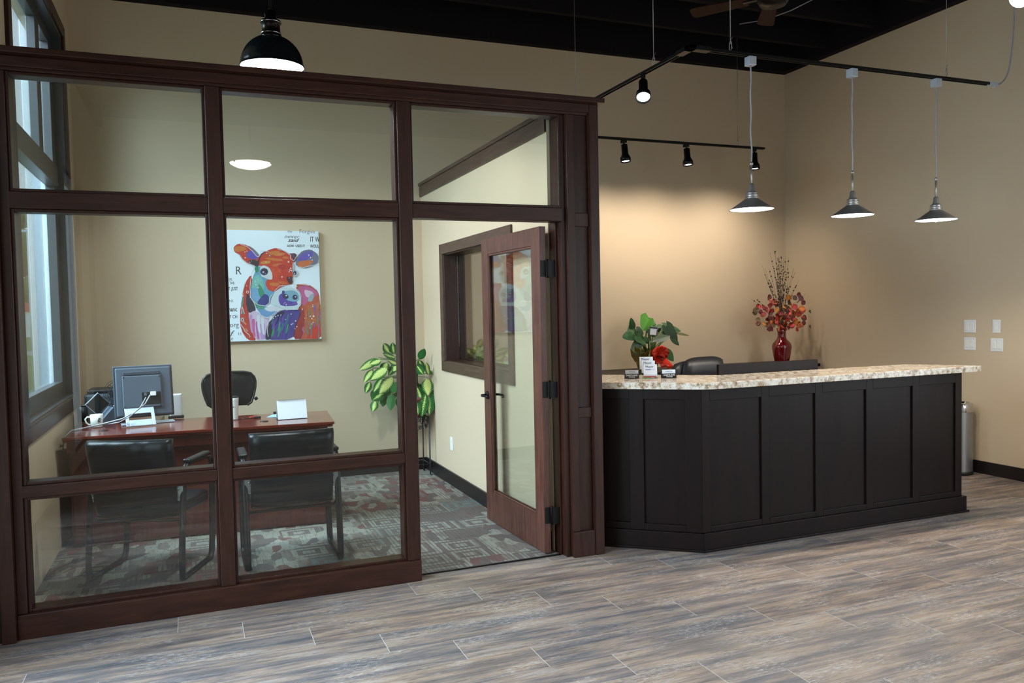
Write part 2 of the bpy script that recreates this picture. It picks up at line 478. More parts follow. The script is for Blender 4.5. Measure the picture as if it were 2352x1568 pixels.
# ------------------------------------------------------------------ mesh building
class MB:
    def __init__(s):
        s.v, s.f, s.mi, s.col, s.uv = [], [], [], {}, {}
        s.smooth = []

    def add(s, verts, faces, mi=0, smooth=False, col=None, uv=None, M4=None):
        b = len(s.v)
        for i, p in enumerate(verts):
            p = Vector(p)
            if M4 is not None:
                p = M4 @ p
            s.v.append(p)
            if col is not None:
                s.col[b + i] = col[i] if isinstance(col, list) else col
            if uv is not None:
                s.uv[b + i] = uv[i]
        for f in faces:
            s.f.append([b + k for k in f])
            s.mi.append(mi)
            s.smooth.append(smooth)
        return s

    def box(s, x0, x1, y0, y1, z0, z1, mi=0, col=None, M4=None):
        v = [(x0, y0, z0), (x1, y0, z0), (x1, y1, z0), (x0, y1, z0), (x0, y0, z1), (x1, y0, z1), (x1, y1, z1), (x0, y1, z1)]
        return s.add(v, [(0, 3, 2, 1), (4, 5, 6, 7), (0, 1, 5, 4), (1, 2, 6, 5), (2, 3, 7, 6), (3, 0, 4, 7)], mi, col=col, M4=M4)

    def prism(s, pts, z0, z1, mi=0, col=None, M4=None, smooth=False):
        n = len(pts)
        v = [(x, y, z0) for x, y in pts] + [(x, y, z1) for x, y in pts]
        f = [list(range(n))[::-1], list(range(n, 2 * n))]
        f += [(i, (i + 1) % n, n + (i + 1) % n, n + i) for i in range(n)]
        return s.add(v, f, mi, col=col, M4=M4, smooth=smooth)

    def tube(s, pts, r, n=8, mi=0, flat=None, col=None, M4=None, closed=False):
        """round (or flat: (w,h)) bar swept along a path"""
        pts = [Vector(p) for p in pts]
        rings = []
        prev = None
        L = len(pts)
        for i, p in enumerate(pts):
            if closed:
                d = (pts[(i + 1) % L] - pts[i - 1])
            else:
                d = (pts[min(i + 1, L - 1)] - pts[max(i - 1, 0)])
            d.normalize()
            if prev is None:
                a = Vector((0, 0, 1)) if abs(d.z) < 0.9 else Vector((1, 0, 0))
                x = d.cross(a).normalized()
            else:
                x = (prev - d * prev.dot(d)).normalized()
            prev = x
            y = d.cross(x).normalized()
            rr = r[i] if isinstance(r, (list, tuple)) else r
            ring = []
            for k in range(n):
                a = 2 * PI * k / n + (PI / 4 if n == 4 else 0)
                if flat:
                    ring.append(p + x * math.cos(a) * flat[0] + y * math.sin(a) * flat[1])
                else:
                    ring.append(p + x * math.cos(a) * rr + y * math.sin(a) * rr)
            rings.append(ring)
        v = [q for ring in rings for q in ring]
        f = []
        for i in range(L if closed else L - 1):
            j = (i + 1) % L
            for k in range(n):
                k2 = (k + 1) % n
                f.append((i * n + k, i * n + k2, j * n + k2, j * n + k))
        if not closed:
            f.append(list(range(n))[::-1])
            f.append([(L - 1) * n + k for k in range(n)])
        return s.add(v, f, mi, smooth=(n > 4), col=col, M4=M4)

    def lathe(s, prof, n=28, mi=0, M4=None, cap=True, col=None, smooth=True):
        v = []
        for r, z in prof:
            for k in range(n):
                a = 2 * PI * k / n
                v.append((r * math.cos(a), r * math.sin(a), z))
        f = []
        for i in range(len(prof) - 1):
            for k in range(n):
                k2 = (k + 1) % n
                f.append((i * n + k, i * n + k2, (i + 1) * n + k2, (i + 1) * n + k))
        if cap:
            f.append(list(range(n))[::-1])
            f.append([(len(prof) - 1) * n + k for k in range(n)])
        return s.add(v, f, mi, smooth=smooth, M4=M4, col=col)

    def ball(s, c, r, n=8, mi=0, col=None, sc=(1, 1, 1)):
        prof = []
        m = max(4, n // 2 + 1)
        for i in range(m + 1):
            a = -PI / 2 + PI * i / m
            prof.append((max(1e-4, r * math.cos(a)), r * math.sin(a)))
        return s.lathe(prof, n, mi, M4=Matrix.Translation(c) @ Matrix.Diagonal((*sc, 1)), col=col, cap=False)

    def leaf(s, base, d, nrm, L, Wd, curl=0.25, fold=0.15, nu=7, nv=4, mi=0, col=None, shape='oval', rnd=0.5, droop=0.0):
        d = Vector(d).normalized()
        nrm = Vector(nrm)
        nrm = (nrm - d * nrm.dot(d)).normalized()
        sd = d.cross(nrm).normalized()
        base = Vector(base)
        v, uv, cc = [], [], []
        for i in range(nu + 1):
            t = i / nu
            if shape == 'oval':
                w = math.sin(PI * min(1, t ** 0.85)) ** 0.75 if 0 < t < 1 else 0.02
            elif shape == 'heart':
                w = (1 - t) ** 0.55 * (0.55 + 0.6 * min(1, t * 5)) if t < 1 else 0.02
            else:
                w = 1 - t
            for j in range(-nv, nv + 1):
                q = j / nv
                back = (-0.18 * L * abs(q) ** 1.3 * (1 - t) ** 3) if shape == 'heart' else 0
                p = base + d * (L * t + back) + sd * (q * w * Wd * 0.5)
                p += nrm * (-curl * L * t * t + fold * Wd * abs(q) * w)
                p.z -= droop * L * t * t
                v.append(p)
                uv.append((t, q, rnd))
                if col is not None:
                    k = 1.0 + (0.35 if j == 0 else 0.0) - 0.12 * abs(q)
                    cc.append(tuple(min(1, x * k) for x in col[:3]) + (1,))
        m = 2 * nv + 1
        f = [(i * m + j, i * m + j + 1, (i + 1) * m + j + 1, (i + 1) * m + j) for i in range(nu) for j in range(m - 1)]
        return s.add(v, f, mi, smooth=True, uv=uv, col=cc if col is not None else None)

    def build(s, name, mats, parent=None, bevel=0.0, loc=None, seg=2, solid=0.0):
        me = bpy.data.meshes.new(name)
        me.from_pydata([tuple(p) for p in s.v], [], s.f)
        if not isinstance(mats, (list, tuple)):
            mats = [mats]
        for m in mats:
            me.materials.append(M[m])
        for i, p in enumerate(me.polygons):
            p.material_index = s.mi[i]
            p.use_smooth = s.smooth[i]
        if s.col:
            a = me.color_attributes.new('Col', 'FLOAT_COLOR', 'POINT')
            for i in range(len(s.v)):
                a.data[i].color = s.col.get(i, (1, 1, 1, 1))
        if s.uv:
            a = me.attributes.new('leafuv', 'FLOAT_VECTOR', 'POINT')
            for i in range(len(s.v)):
                a.data[i].vector = s.uv.get(i, (0, 0, 0))
        me.validate()
        o = bpy.data.objects.new(name, me)
        COL.objects.link(o)
        if loc is not None:
            o.location = loc
        if parent is not None:
            o.parent = parent
        if bevel:
            b = o.modifiers.new('bevel', 'BEVEL')
            b.width = bevel
            b.segments = seg
            b.limit_method = 'ANGLE'
        if solid:
            b = o.modifiers.new('solid', 'SOLIDIFY')
            b.thickness = solid
        return o


def box(*a, **k):
    return MB().box(*a, **k)


def T(x, y, z):
    return Matrix.Translation((x, y, z))


def RX(a):
    return Matrix.Rotation(a, 4, 'X')


def RY(a):
    return Matrix.Rotation(a, 4, 'Y')


def RZ(a):
    return Matrix.Rotation(a, 4, 'Z')


def thing(name, label, cat, loc=(0, 0, 0), rz=0.0, group=None):
    o = bpy.data.objects.new(name, None)
    COL.objects.link(o)
    o.location = loc
    o.rotation_euler = (0, 0, rz)
    o.empty_display_size = 0.1
    return tag(o, label, cat, group)


def tag(o, label, cat, group=None, kind=None):
    o['label'] = label
    o['category'] = cat
    if group:
        o['group'] = group
    if kind:
        o['kind'] = kind
    return o


def struct(name, mb, mat, parent=None, bevel=0.0):
    o = mb.build(name, mat, parent, bevel)
    if parent is None:
        o['kind'] = 'structure'
    return o


def sempty(name):
    o = bpy.data.objects.new(name, None)
    COL.objects.link(o)
    o['kind'] = 'structure'
    return o


def text_mesh(name, body, size, mat, parent, M4, align='LEFT', shear=0.0, bold=0.0, extr=0.0004, sx=1.0):
    cu = bpy.data.curves.new(name, 'FONT')
    cu.body = body
    cu.size = size
    cu.align_x = align
    cu.extrude = extr
    cu.shear = shear
    cu.offset = bold
    cu.resolution_u = 2
    tmp = bpy.data.objects.new(name + '_tmp', cu)
    COL.objects.link(tmp)
    dg = bpy.context.evaluated_depsgraph_get()
    dg.update()
    me = bpy.data.meshes.new_from_object(tmp.evaluated_get(dg))
    bpy.data.objects.remove(tmp)
    me.transform(M4 @ Matrix.Diagonal((sx, 1, 1, 1)))
    me.materials.clear()
    me.materials.append(M[mat])
    o = bpy.data.objects.new(name, me)
    COL.objects.link(o)
    o.parent = parent
    return o


def dup(root, loc, rz=None, label=None):
    r = root.copy()
    COL.objects.link(r)
    r.location = loc
    if rz is not None:
        r.rotation_euler = (0, 0, rz)
    if label:
        r['label'] = label
    for ch in list(root.children):
        c = ch.copy()
        COL.objects.link(c)
        c.parent = r
        for g in list(ch.children):
            d = g.copy()
            COL.objects.link(d)
            d.parent = c
    return r


# ================================================================== THE ROOM
XW = -0.94      # office left wall (inner face)
YB = 8.136      # back wall
XR = 6.985      # right wall
XO = 2.25       # office side of the dividing wall
ZC = 4.526      # underside of ceiling beams
YP = 4.76       # front plane of the glass partition
XL = -1.25      # lobby left wall
YN = -3.8       # lobby rear wall

fl = MB().box(XL - .2, XR + .3, YN - .3, 5.0, -0.2, 0.0).box(XW - .24, XR + .3, 5.0, YB + .2, -0.2, 0.0)
FLOOR = struct('floor', fl, 'floor')
cp = box(XW, XO, 4.86, YB, 0.0005, 0.006)
o = cp.build('carpet', 'carpet', FLOOR)
box(1.26, 2.25, 4.845, 4.86, 0.0005, 0.008).build('carpet_edge_strip', 'blackm', FLOOR)

# back wall, right wall
struct('wall_back', box(XW - .24, XR + .2, YB, YB + .2, 0, 5.0), 'wall')
wr = MB()
wr.box(XR, XR + .2, 3.0, YB, 0, 5.0)
wr.box(XR, XR + .2, YN - .2, -2.6, 0, 5.0)
wr.box(XR, XR + .2, -2.6, 3.0, 0, .35)  # gap added in the wall for the right fill lamp
wr.box(XR, XR + .2, -2.6, 3.0, 2.95, 5.0)
struct('wall_right', wr, 'wall')
# left wall of the office with the tall window opening
oy0, oy1, oz0, oz1 = 5.46, 7.62, 1.02, 4.0
wl = MB()
wl.box(XW - .24, XW, 4.96, oy0, 0, 5.0)
wl.box(XW - .24, XW, oy1, YB, 0, 5.0)
wl.box(XW - .24, XW, oy0, oy1, 0, oz0)
wl.box(XW - .24, XW, oy0, oy1, oz1, 5.0)
struct('wall_left', wl, 'wall')
# lobby left wall: storefront openings
ll = MB()
LW = [(-3.25, -.25), (2.15, 4.25)]
ll.box(XL - .2, XL, YN, -3.25, 0, 5.0)
ll.box(XL - .2, XL, -.25, 2.15, 0, 5.0)
ll.box(XL - .2, XL, 4.25, 4.96, 0, 5.0)
for a, b in LW:
    ll.box(XL - .2, XL, a, b, 0, 0.15)
    ll.box(XL - .2, XL, a, b, 3.35, 5.0)
ll.box(XL, XW - .24, 4.96, 5.1, 0, 5.0)
struct('wall_lobby_left', ll, 'wall')
# rear wall of the lobby (behind the camera) with an opening added for the fill lamp
rw = MB()
for a, b in ((XL, 4.2), (6.9, XR)):
    rw.box(a, b, YN - .2, YN, 0, 5.0)
rw.box(4.2, 6.9, YN - .2, YN, 0, 0.2)
rw.box(4.2, 6.9, YN - .2, YN, 3.6, 5.0)
struct('wall_rear', rw, 'wall')
# ceiling deck, beams and joists
ceil = struct('ceiling', box(XL - .3, XR + .2, YN - .2, YB + .2, 5.0, 5.1), 'ceil')
pb = MB()
pb.box(XL, XR, YB - .10, YB, ZC, 5.0)
pb.box(XR - .10, XR, YN, YB - .10, ZC, 5.0)
pb.box(XL, XL + .1, YN, YB - .1, ZC, 5.0)
pb.build('perimeter_beam', 'joist', ceil)
y = YB - .80
while y > YN + .2:
    box(XL + .1, XR - .1, y - .03, y + .03, 4.60, 5.0).build('joist', 'joist', ceil)
    y -= 0.72

# dividing wall (office right wall) with inner window
iy0, iy1, iz0, iz1 = 5.69, 7.37, 1.18, 2.205
DW = 0.19
dw = MB()
zt = 2.93
dw.box(XO, XO + DW, 4.95, iy0, 0, zt)
dw.box(XO, XO + DW, iy1, YB, 0, zt)
dw.box(XO, XO + DW, iy0, iy1, 0, iz0)
dw.box(XO, XO + DW, iy0, iy1, iz1, zt)
struct('wall_divider', dw, 'wall')
t1 = MB()
t1.box(XO - .03, XO + DW + .03, 4.95, YB, zt + .03, zt + .06)
t1.box(XO - .018, XO, 4.95, YB, zt - .08, zt + .03)
t1.box(XO + DW, XO + DW + .018, 4.95, YB, zt - .08, zt + .03)
t1.box(XO, XO + DW, 4.95, YB, zt, zt + .03)
struct('trim_1', t1, 'trimwood', bevel=0.003)
# inner window
w2 = sempty('window_2')
m = MB()
tw = .095
for x0, x1 in ((XO - .02, XO), (XO + DW, XO + DW + .02)):
    m.box(x0, x1, iy0 - tw, iy1 + tw, iz1, iz1 + tw)
    m.box(x0, x1, iy0 - tw, iy1 + tw, iz0 - tw, iz0)
    m.box(x0, x1, iy0 - tw, iy0, iz0, iz1)
    m.box(x0, x1, iy1, iy1 + tw, iz0, iz1)
m.build('window_casing', 'trimwood', w2, 0.003)
m = MB()
m.box(XO, XO + DW, iy0, iy0 + .012, iz0, iz1)
m.box(XO, XO + DW, iy1 - .012, iy1, iz0, iz1)
m.box(XO, XO + DW, iy0, iy1, iz0, iz0 + .012)
m.box(XO, XO + DW, iy0, iy1, iz1 - .012, iz1)
m.box(XO + .14, XO + .155, iy0 + .012, iy1 - .012, iz0 + .012, iz0 + .03)
m.box(XO + .14, XO + .155, iy1 - .03, iy1 - .012, iz0 + .012, iz1 - .012)
m.build('window_jamb', 'wood', w2, 0.001)
box(XO + .128, XO + .134, iy0 + .013, iy1 - .013, iz0 + .013, iz1 - .013).build('pane', 'glass', w2)
# baseboards
struct('baseboard_back', box(XW, XO, YB - .018, YB, 0, .13), 'base', bevel=.003)
struct('baseboard_divider', box(XO - .018, XO, 4.97, YB - .018, 0, .13), 'base', bevel=.003)
struct('baseboard_reception', box(XO + DW, XR, YB - .018, YB, 0, .13), 'base', bevel=.003)
struct('baseboard_right', box(XR - .018, XR, YN, YB - .018, 0, .12), 'base', bevel=.003)
# office left window
w1 = sempty('window_1')
m = MB()
cw = .10
x0, x1 = XW, XW + .022
m.box(x0, x1, oy0 - cw, oy1 + cw, oz1, oz1 + cw)
m.box(x0, x1, oy0 - cw, oy1 + cw, oz0 - cw, oz0)
m.box(x0, x1, oy0 - cw, oy0, oz0, oz1)
m.box(x0, x1, oy1, oy1 + cw, oz0, oz1)
m.build('window_casing', 'wood', w1, 0.004)
m = MB()
m.box(XW - .07, XW, oy0, oy0 + .012, oz0, oz1)
m.box(XW - .07, XW, oy1 - .012, oy1, oz0, oz1)
m.box(XW - .07, XW, oy0, oy1, oz0, oz0 + .014)
m.box(XW - .07, XW, oy0, oy1, oz1 - .012, oz1)
m.build('window_jamb', 'winjamb', w1, 0.001)
m = MB()
fx0, fx1 = XW - .13, XW - .07
zt1, zt2 = 2.74, 2.90
m.box(fx0, fx1, oy0 + .002, oy0 + .14, oz0 + .002, oz1 - .002)
m.box(fx0, fx1, oy1 - .16, oy1 - .002, oz0 + .002, oz1 - .002)
m.box(fx0, fx1, oy0 + .14, oy1 - .16, oz0 + .002, oz0 + .13)
m.box(fx0, fx1, oy0 + .14, oy1 - .16, oz1 - .10, oz1 - .002)
m.box(fx0, fx1 + .03, oy0 + .14, oy1 - .16, zt1, zt2)
m.box(fx0, fx1, 6.86, 7.02, zt2, oz1 - .10)
m.build('window_frame', 'winjamb', w1, 0.004)
gx = XW - .125
box(gx, gx + .006, oy0 + .14, oy1 - .16, oz0 + .13, zt1).build('pane', 'winglass', w1)
box(gx, gx + .006, oy0 + .14, 6.86, zt2, oz1 - .10).build('pane', 'winglass', w1)
box(gx, gx + .006, 7.02, oy1 - .16, zt2, oz1 - .10).build('pane', 'winglass', w1)
m = MB()
m.box(XW - .245, fx0 - .002, oy1 - .012, oy1 + .0, oz0, oz1)
m.box(XW - .245, fx0 - .002, oy0, oy0 + .012, oz0, oz1)
m.box(XW - .245, fx0 - .002, oy0, oy1, oz0, oz0 + .012)
m.build('outer_reveal', 'extpost', w1)
m = MB()
m.box(XW - .165, fx0 - .002, oy1 - .16, oy1 - .012, oz0 + .012, oz1)
m.build('outer_trim', 'extwhite', w1, .003)
# storefront frames of the lobby
wi = 3
for a, b in LW:
    w = sempty('window_%d' % wi)
    wi += 1
    m = MB()
    for q in (a, b - .05, (a + b) / 2 - .025):
        m.box(XL - .1, XL - .03, q, q + .05, .15, 3.35)
    for q in (.15, 3.30):
        m.box(XL - .1, XL - .03, a, b, q, q + .05)
    m.build('window_frame', 'winframe', w, .003)
for a, b in ((4.2, 6.9),):  # frame for the rear opening added with the fill lamp
    w = sempty('window_%d' % wi)
    wi += 1
    m = MB()
    for q in (a, b - .05, (a + b) / 2 - .025):
        m.box(q, q + .05, YN - .12, YN - .05, .2, 3.6)
    for q in (.2, 3.55):
        m.box(a, b, YN - .12, YN - .05, q, q + .05)
    m.build('window_frame', 'winframe', w, .003)

# ================================================================== GLASS PARTITION
P = thing('glass_partition', 'dark mahogany framed glass wall enclosing the office, with solid columns at both ends', 'partition', (0, YP, 0))


def pbox(name, parts, mat='wood', bevel=.004):
    mb_ = MB()
    for a in parts:
        x0, x1, y0, y1, z0, z1 = a
        mb_.box(x0, x1, y0 - YP, y1 - YP, z0, z1)
    return mb_.build(name, mat, P, bevel)


D = YP + .12
pbox('top_cap', [(-1.10, 2.555, YP - .075, D + .06, 3.0, 3.032)], 'woodx')
pbox('top_beam', [(-.897, 2.465, YP, D, 2.93, 3.0), (-.897, 2.465, YP - .02, YP, 2.945, 3.0)], 'woodx')
pbox('middle_rail', [(-.86, .10, YP + .006, D, 2.232, 2.32), (.178, 1.18, YP + .006, D, 2.232, 2.32), (1.262, 2.27, YP + .006, D, 2.232, 2.32)], 'woodx')
pbox('lower_rail', [(-.86, .10, YP + .006, D, .735, .797), (.178, 1.18, YP + .006, D, .735, .797)], 'woodx')
pbox('bottom_rail', [(-.897, 1.262, YP - .012, D, 0, .13)], 'woodx')
pbox('mullion', [(.10, .178, YP, D, .13, 2.93)])
pbox('mullion', [(1.18, 1.262, YP, D, .13, 2.93)])
pbox('end_stile', [(-.897, -.85, YP + .004, D, .13, 2.93)])
# glazing stops and panes
GY = YP + .075


def glazing(x0, x1, z0, z1, kind=0):
    s_ = .016
    st = [(x0, x0 + s_, YP + .022, D, z0, z1), (x1 - s_, x1, YP + .022, D, z0, z1),
          (x0 + s_, x1 - s_, YP + .022, D, z0, z0 + s_), (x0 + s_, x1 - s_, YP + .022, D, z1 - s_, z1)]
    pbox('glazing_stop', st, 'wood', .003)
    mb_ = MB().box(x0 + s_ * .8, x1 - s_ * .8, GY - YP, GY - YP + .006, z0 + s_ * .8, z1 - s_ * .8)
    mb_.build('pane', 'glass', P)


for x0, x1 in ((-.85, .10), (.178, 1.18)):
    glazing(x0, x1, 2.32, 2.93)
    glazing(x0, x1, .797, 2.232)
    glazing(x0, x1, .13, .735)
glazing(1.262, 2.27, 2.32, 2.93)
# right column
cx0, cx1 = 2.305, 2.465
pbox('column_jamb', [(2.27, 2.305, YP + .03, YP + .19, 0, 2.93), (2.255, 2.27, YP + .09, YP + .19, 0, 2.232)])
pbox('column_panel', [(cx0, cx1, YP + .022, YP + .19, 0, 2.945), (cx0, cx0 + .055, YP, YP + .022, .17, 2.93),
                      (cx0 + .055, cx1, YP + .008, YP + .022, 2.20, 2.29), (cx0 + .055, cx1, YP + .008, YP + .022, .93, 1.0)])
pbox('column_base', [(cx0, cx1, YP - .012, YP + .022, 0, .17)])
pbox('column_corner_board', [(2.467, 2.533, YP - .018, YP + .19, 0, 3.0)])
# left column
pbox('column_corner_board', [(-.962, -.897, YP - .045, YP + .19, 0, 3.0)])
pbox('column_panel', [(-1.245, -.964, YP - .015, YP + .19, 0, 3.0)])

# ================================================================== OFFICE DOOR
dr = sempty('door_1')
dr.location = (2.20, YP + .125, 0)
dr.rotation_euler = (0, 0, math.radians(2.2))
DWD, DH = 1.04, 2.21
m = MB()
x0, x1 = -.046, 0
m.box(x0, x1, 0, .13, .012, DH)
m.box(x0, x1, DWD - .13, DWD, .012, DH)
m.box(x0, x1, .13, DWD - .13, DH - .12, DH)
m.box(x0, x1, .13, DWD - .13, .012, .25)
m.build('door_frame', 'doorwood', dr, .003)
m = MB()
for xx in (x0 + .004, x1 - .014):
    m.box(xx, xx + .01, .13, .145, .25, DH - .12)
    m.box(xx, xx + .01, DWD - .145, DWD - .13, .25, DH - .12)
    m.box(xx, xx + .01, .145, DWD - .145, .25, .265)
    m.box(xx, xx + .01, .145, DWD - .145, DH - .135, DH - .12)
m.build('glazing_bead', 'doorwood', dr, .002)
box(-.027, -.021, .135, DWD - .135, .255, DH - .125).build('pane', 'glass', dr)
for sgn in (-1, 1):
    m = MB()
    xx = x0 if sgn < 0 else x1
    m.lathe([(.03, 0), (.03, .008), (.024, .012)], 20, M4=T(xx, DWD - .065, 1.0) @ RY(sgn * PI / 2))
    k = .035 if sgn > 0 else .05
    m.tube([(xx, DWD - .065, 1.0), (xx + sgn * k, DWD - .065, 1.0), (xx + sgn * (k + .006), DWD - .09, 1.0), (xx + sgn * k, DWD - .17, 1.0), (xx + sgn * k * .8, DWD - .19, .99)], .010, 8)
    m.build('door_handle', 'blackm', dr)
for z in (.27, 1.12, 1.93):
    m = MB()
    m.box(-.042, -.004, -.0035, .0, z - .055, z + .055)
    m.box(.002, .052, -.0335, -.030, z - .055, z + .055)
    m.tube([(.006, -.010, z - .062), (.006, -.010, z + .062)], .008, 8)
    m.box(.0, .012, -.032, -.002, z - .05, z + .05)
    m.build('hinge', 'blackm', dr)

# ================================================================== RECEPTION COUNTER
c_a, c_b, c_c = Vector((2.47, 5.05)), Vector((3.15, 4.50)), Vector((5.575, 4.50))
dd = (c_b - c_a).normalized()          # direction along the diagonal face
nn = Vector((-dd.y, dd.x))             # towards the back
CT = thing('reception_counter', 'long espresso panelled reception counter body with an angled left end, under the granite top', 'counter', (3.15, 4.5, 0))
inv = T(-3.15, -4.5, 0)


def off(poly, d):
    return poly


body = [(2.50, 5.05), (3.165, 4.515), (5.56, 4.515), (5.56, 4.83), (3.28, 4.83), (2.70, 5.29), (2.50, 5.29)]
MB().prism(body, 0, 1.10, M4=inv).build('counter_body', 'espresso', CT, .002)
# stiles and rails on the long face
m = MB()
YF = 4.5
xs = (3.15, 3.645, 4.12, 4.597, 5.059, 5.51)
for k, x in enumerate(xs):
    m.box(x, x + .065, YF, YF + .016, .125, 1.10, M4=inv)
    if k < 5:
        m.box(x + .065, xs[k + 1], YF, YF + .016, 1.02, 1.10, M4=inv)
        m.box(x + .065, xs[k + 1], YF, YF + .016, .125, .165, M4=inv)
m.box(5.56, 5.575, YF + .015, 4.83, .13, 1.10, M4=inv)
m.build('panel_frame', 'espresso', CT, .002)
# diagonal face frame: local x along dd from c_b backwards
ang = math.atan2(dd.y, dd.x)
Ld = (c_b - c_a).length
Md = inv @ T(c_b.x, c_b.y, 0) @ RZ(ang)      # x<0 goes to the left end, y>0 to the back
m = MB()
ds = ((-.105, 0), (-.49, -.39), (-Ld + .05, -Ld + .10))
for a, b in ds:
    m.box(a, b, 0, .02, .125, 1.10, M4=Md)
for a, b in ((-.39, -.105), (-Ld + .10, -.49)):
    m.box(a, b, 0, .02, 1.03, 1.10, M4=Md)
    m.box(a, b, 0, .02, .125, .17, M4=Md)
m.build('panel_frame', 'espresso', CT, .002)
m = MB()
m.box(3.14, 5.605, YF - .02, YF, 0, .125, M4=inv)
m.box(5.575, 5.605, YF, 4.83, 0, .125, M4=inv)
m.box(-Ld + .05, .012, -.02, 0, 0, .125, M4=Md)
m.box(3.14, 5.62, YF - .034, YF - .02, 0, .016, M4=inv)
m.box(-Ld + .05, .02, -.034, -.02, 0, .016, M4=Md)
m.build('plinth', 'espresso', CT, .002)


def rounded(poly, rad, corners):
    out = []
    n = len(poly)
    for i, p in enumerate(poly):
        if i not in corners:
            out.append(p)
            continue
        p = Vector(p)
        a = (Vector(poly[i - 1]) - p).normalized()
        b = (Vector(poly[(i + 1) % n]) - p).normalized()
        r = corners[i]
        for k in range(6):
            t = k / 5
            q = (p + a * r) * (1 - t) ** 2 + p * 2 * t * (1 - t) + (p + b * r) * t * t
            out.append((q.x, q.y))
    return out


gpoly = [(2.47, 5.00), (3.17, 4.445), (5.735, 4.445), (5.69, 4.56), (5.43, 4.905), (3.60, 4.92), (2.80, 5.55), (2.47, 5.55)]
gp = rounded(gpoly, 0, {1: .12, 2: .03, 3: .06, 4: .08})
gt = MB().prism(gp, 1.101, 1.146).build('granite_countertop', 'granite', None, .006, seg=3)
tag(gt, 'speckled beige granite slab lying on the reception counter', 'countertop')

m = box(3.61, 4.545, 4.935, 4.962, 1.0, 1.222)
o = m.build('counter_screen', 'espresso', None, .003)
tag(o, 'low black panel standing along the back edge of the granite countertop', 'panel')
# lower work surface behind the counter that carries the screen
m = MB()
m.box(3.35, 5.5, 4.84, 5.45, .76, .80)
m.box(3.40, 3.44, 4.88, 5.40, 0, .76)
m.box(5.40, 5.44, 4.88, 5.40, 0, .76)
m.box(3.60, 4.56, 4.93, 4.97, .80, 1.0)
o = m.build('work_surface', 'espresso', None, .003)
tag(o, 'dark work surface behind the raised reception counter', 'desk')

# credenza on the back wall
CZ = .95
t = thing('credenza', 'dark low credenza running along the back wall behind the reception desk', 'cabinet', (4.7, 7.78, 0))
box(-2.2, 2.2, -.33, .33, CZ - .035, CZ).build('top', 'espresso', t, .003)
box(-2.18, 2.18, -.30, .33, .08, CZ - .035).build('body', 'espresso', t, .002)
box(-2.16, 2.16, -.26, .33, 0, .08).build('plinth', 'base', t)
for i in range(8):
    dx = -2.17 + i * .5425
    d_ = box(dx + .004, dx + .538, -.318, -.30, .10, CZ - .05).build('door', 'espresso', t, .002)
    MB().tube([(dx + (.48 if i % 2 == 0 else .06), -.318, .74), (dx + (.48 if i % 2 == 0 else .06), -.34, .75), (dx + (.48 if i % 2 == 0 else .06), -.34, .85), (dx + (.48 if i % 2 == 0 else .06), -.318, .86)], .005, 6).build('handle', 'nickel', d_)

# ================================================================== TRACK LIGHTING
TZ = 3.42
TX, TY0, TY1, TXE, TXB = 3.22, 4.68, 7.4, 6.09, 6.06
tr = thing('light_track', 'thin black U shaped lighting track hung on wires above the reception area', 'track', (TX, TY0, TZ))


def rail(x0, y0, x1, y1):
    mb_ = MB()
    w, h = .017, .011
    a = Vector((x1 - x0, y1 - y0, 0))
    L = a.length
    m4 = T(x0 - TX, y0 - TY0, 0) @ RZ(math.atan2(a.y, a.x))
    mb_.box(0, L, -w, w, 0, h, M4=m4)
    mb_.box(0, L, -w, -w + .006, -h, 0, M4=m4)
    mb_.box(0, L, w - .006, w, -h, 0, M4=m4)
    return mb_


rail(TX, TY0, TXE, TY0).build('rail', 'blackm', tr)
rail(TX, TY0 + .02, TX, TY1).build('rail', 'blackm', tr)
rail(TX + .02, TY1, TXB, TY1).build('rail', 'blackm', tr)
m = MB()
m.box(-.03, .03, -.03, .14, -.014, .016)
m.box(-.03, .15, -.03, .03, -.014, .016)
m.build('corner_connector', 'blackm', tr, .002)
m = MB()
m.box(-.03, .03, TY1 - TY0 - .14, TY1 - TY0 + .03, -.014, .016)
m.box(-.03, .15, TY1 - TY0 - .03, TY1 - TY0 + .03, -.014, .016)
m.build('corner_connector', 'blackm', tr, .002)
m = MB()
m.box(TXE - TX, TXE - TX + .09, -.022, .022, -.012, .016)
m.box(TXE - TX + .035, TXE - TX + .075, -.026, -.02, -.03, .0)
m.build('feed_connector', 'silver', tr, .002)

wires = [((TX, 6.44), 'steel wire holding the track behind the top right corner of the glass partition'),
         ((TX, 5.15), 'steel wire holding the track above the lone lit spotlight'),
         ((3.55, TY0), 'steel wire holding the track between its corner and the nearest pendant'),
         ((5.70, TY1), 'steel wire holding the rear stretch of track near the room corner'),
         ((5.62, TY0), 'steel wire holding the track just right of the rightmost pendant')]
for (wx, wy), lab in wires:
    t = thing('suspension_wire', lab, 'wire', (wx, wy, TZ + .011), 0, 'wires holding the lighting track')
    MB().tube([(0, 0, .05), (.002, 0, .6), (0, 0, 4.6 - TZ)], .0026, 6).build('cable', 'wire', t)
    m = MB()
    loop = [(.010 * math.sin(a), .004 * math.cos(a), .035 + .035 * math.cos(a + PI)) for a in [2 * PI * k / 14 for k in range(14)]]
    m.tube(loop, .0026, 6, closed=True)
    m.tube([(-.004, 0, .07), (.010, .004, .085), (.018, 0, .10)], .002, 5)
    m.tube([(.003, 0, .06), (.012, 0, .04), (.02, .003, .02)], .002, 5)
    m.build('crimp_loop', 'wire', t)

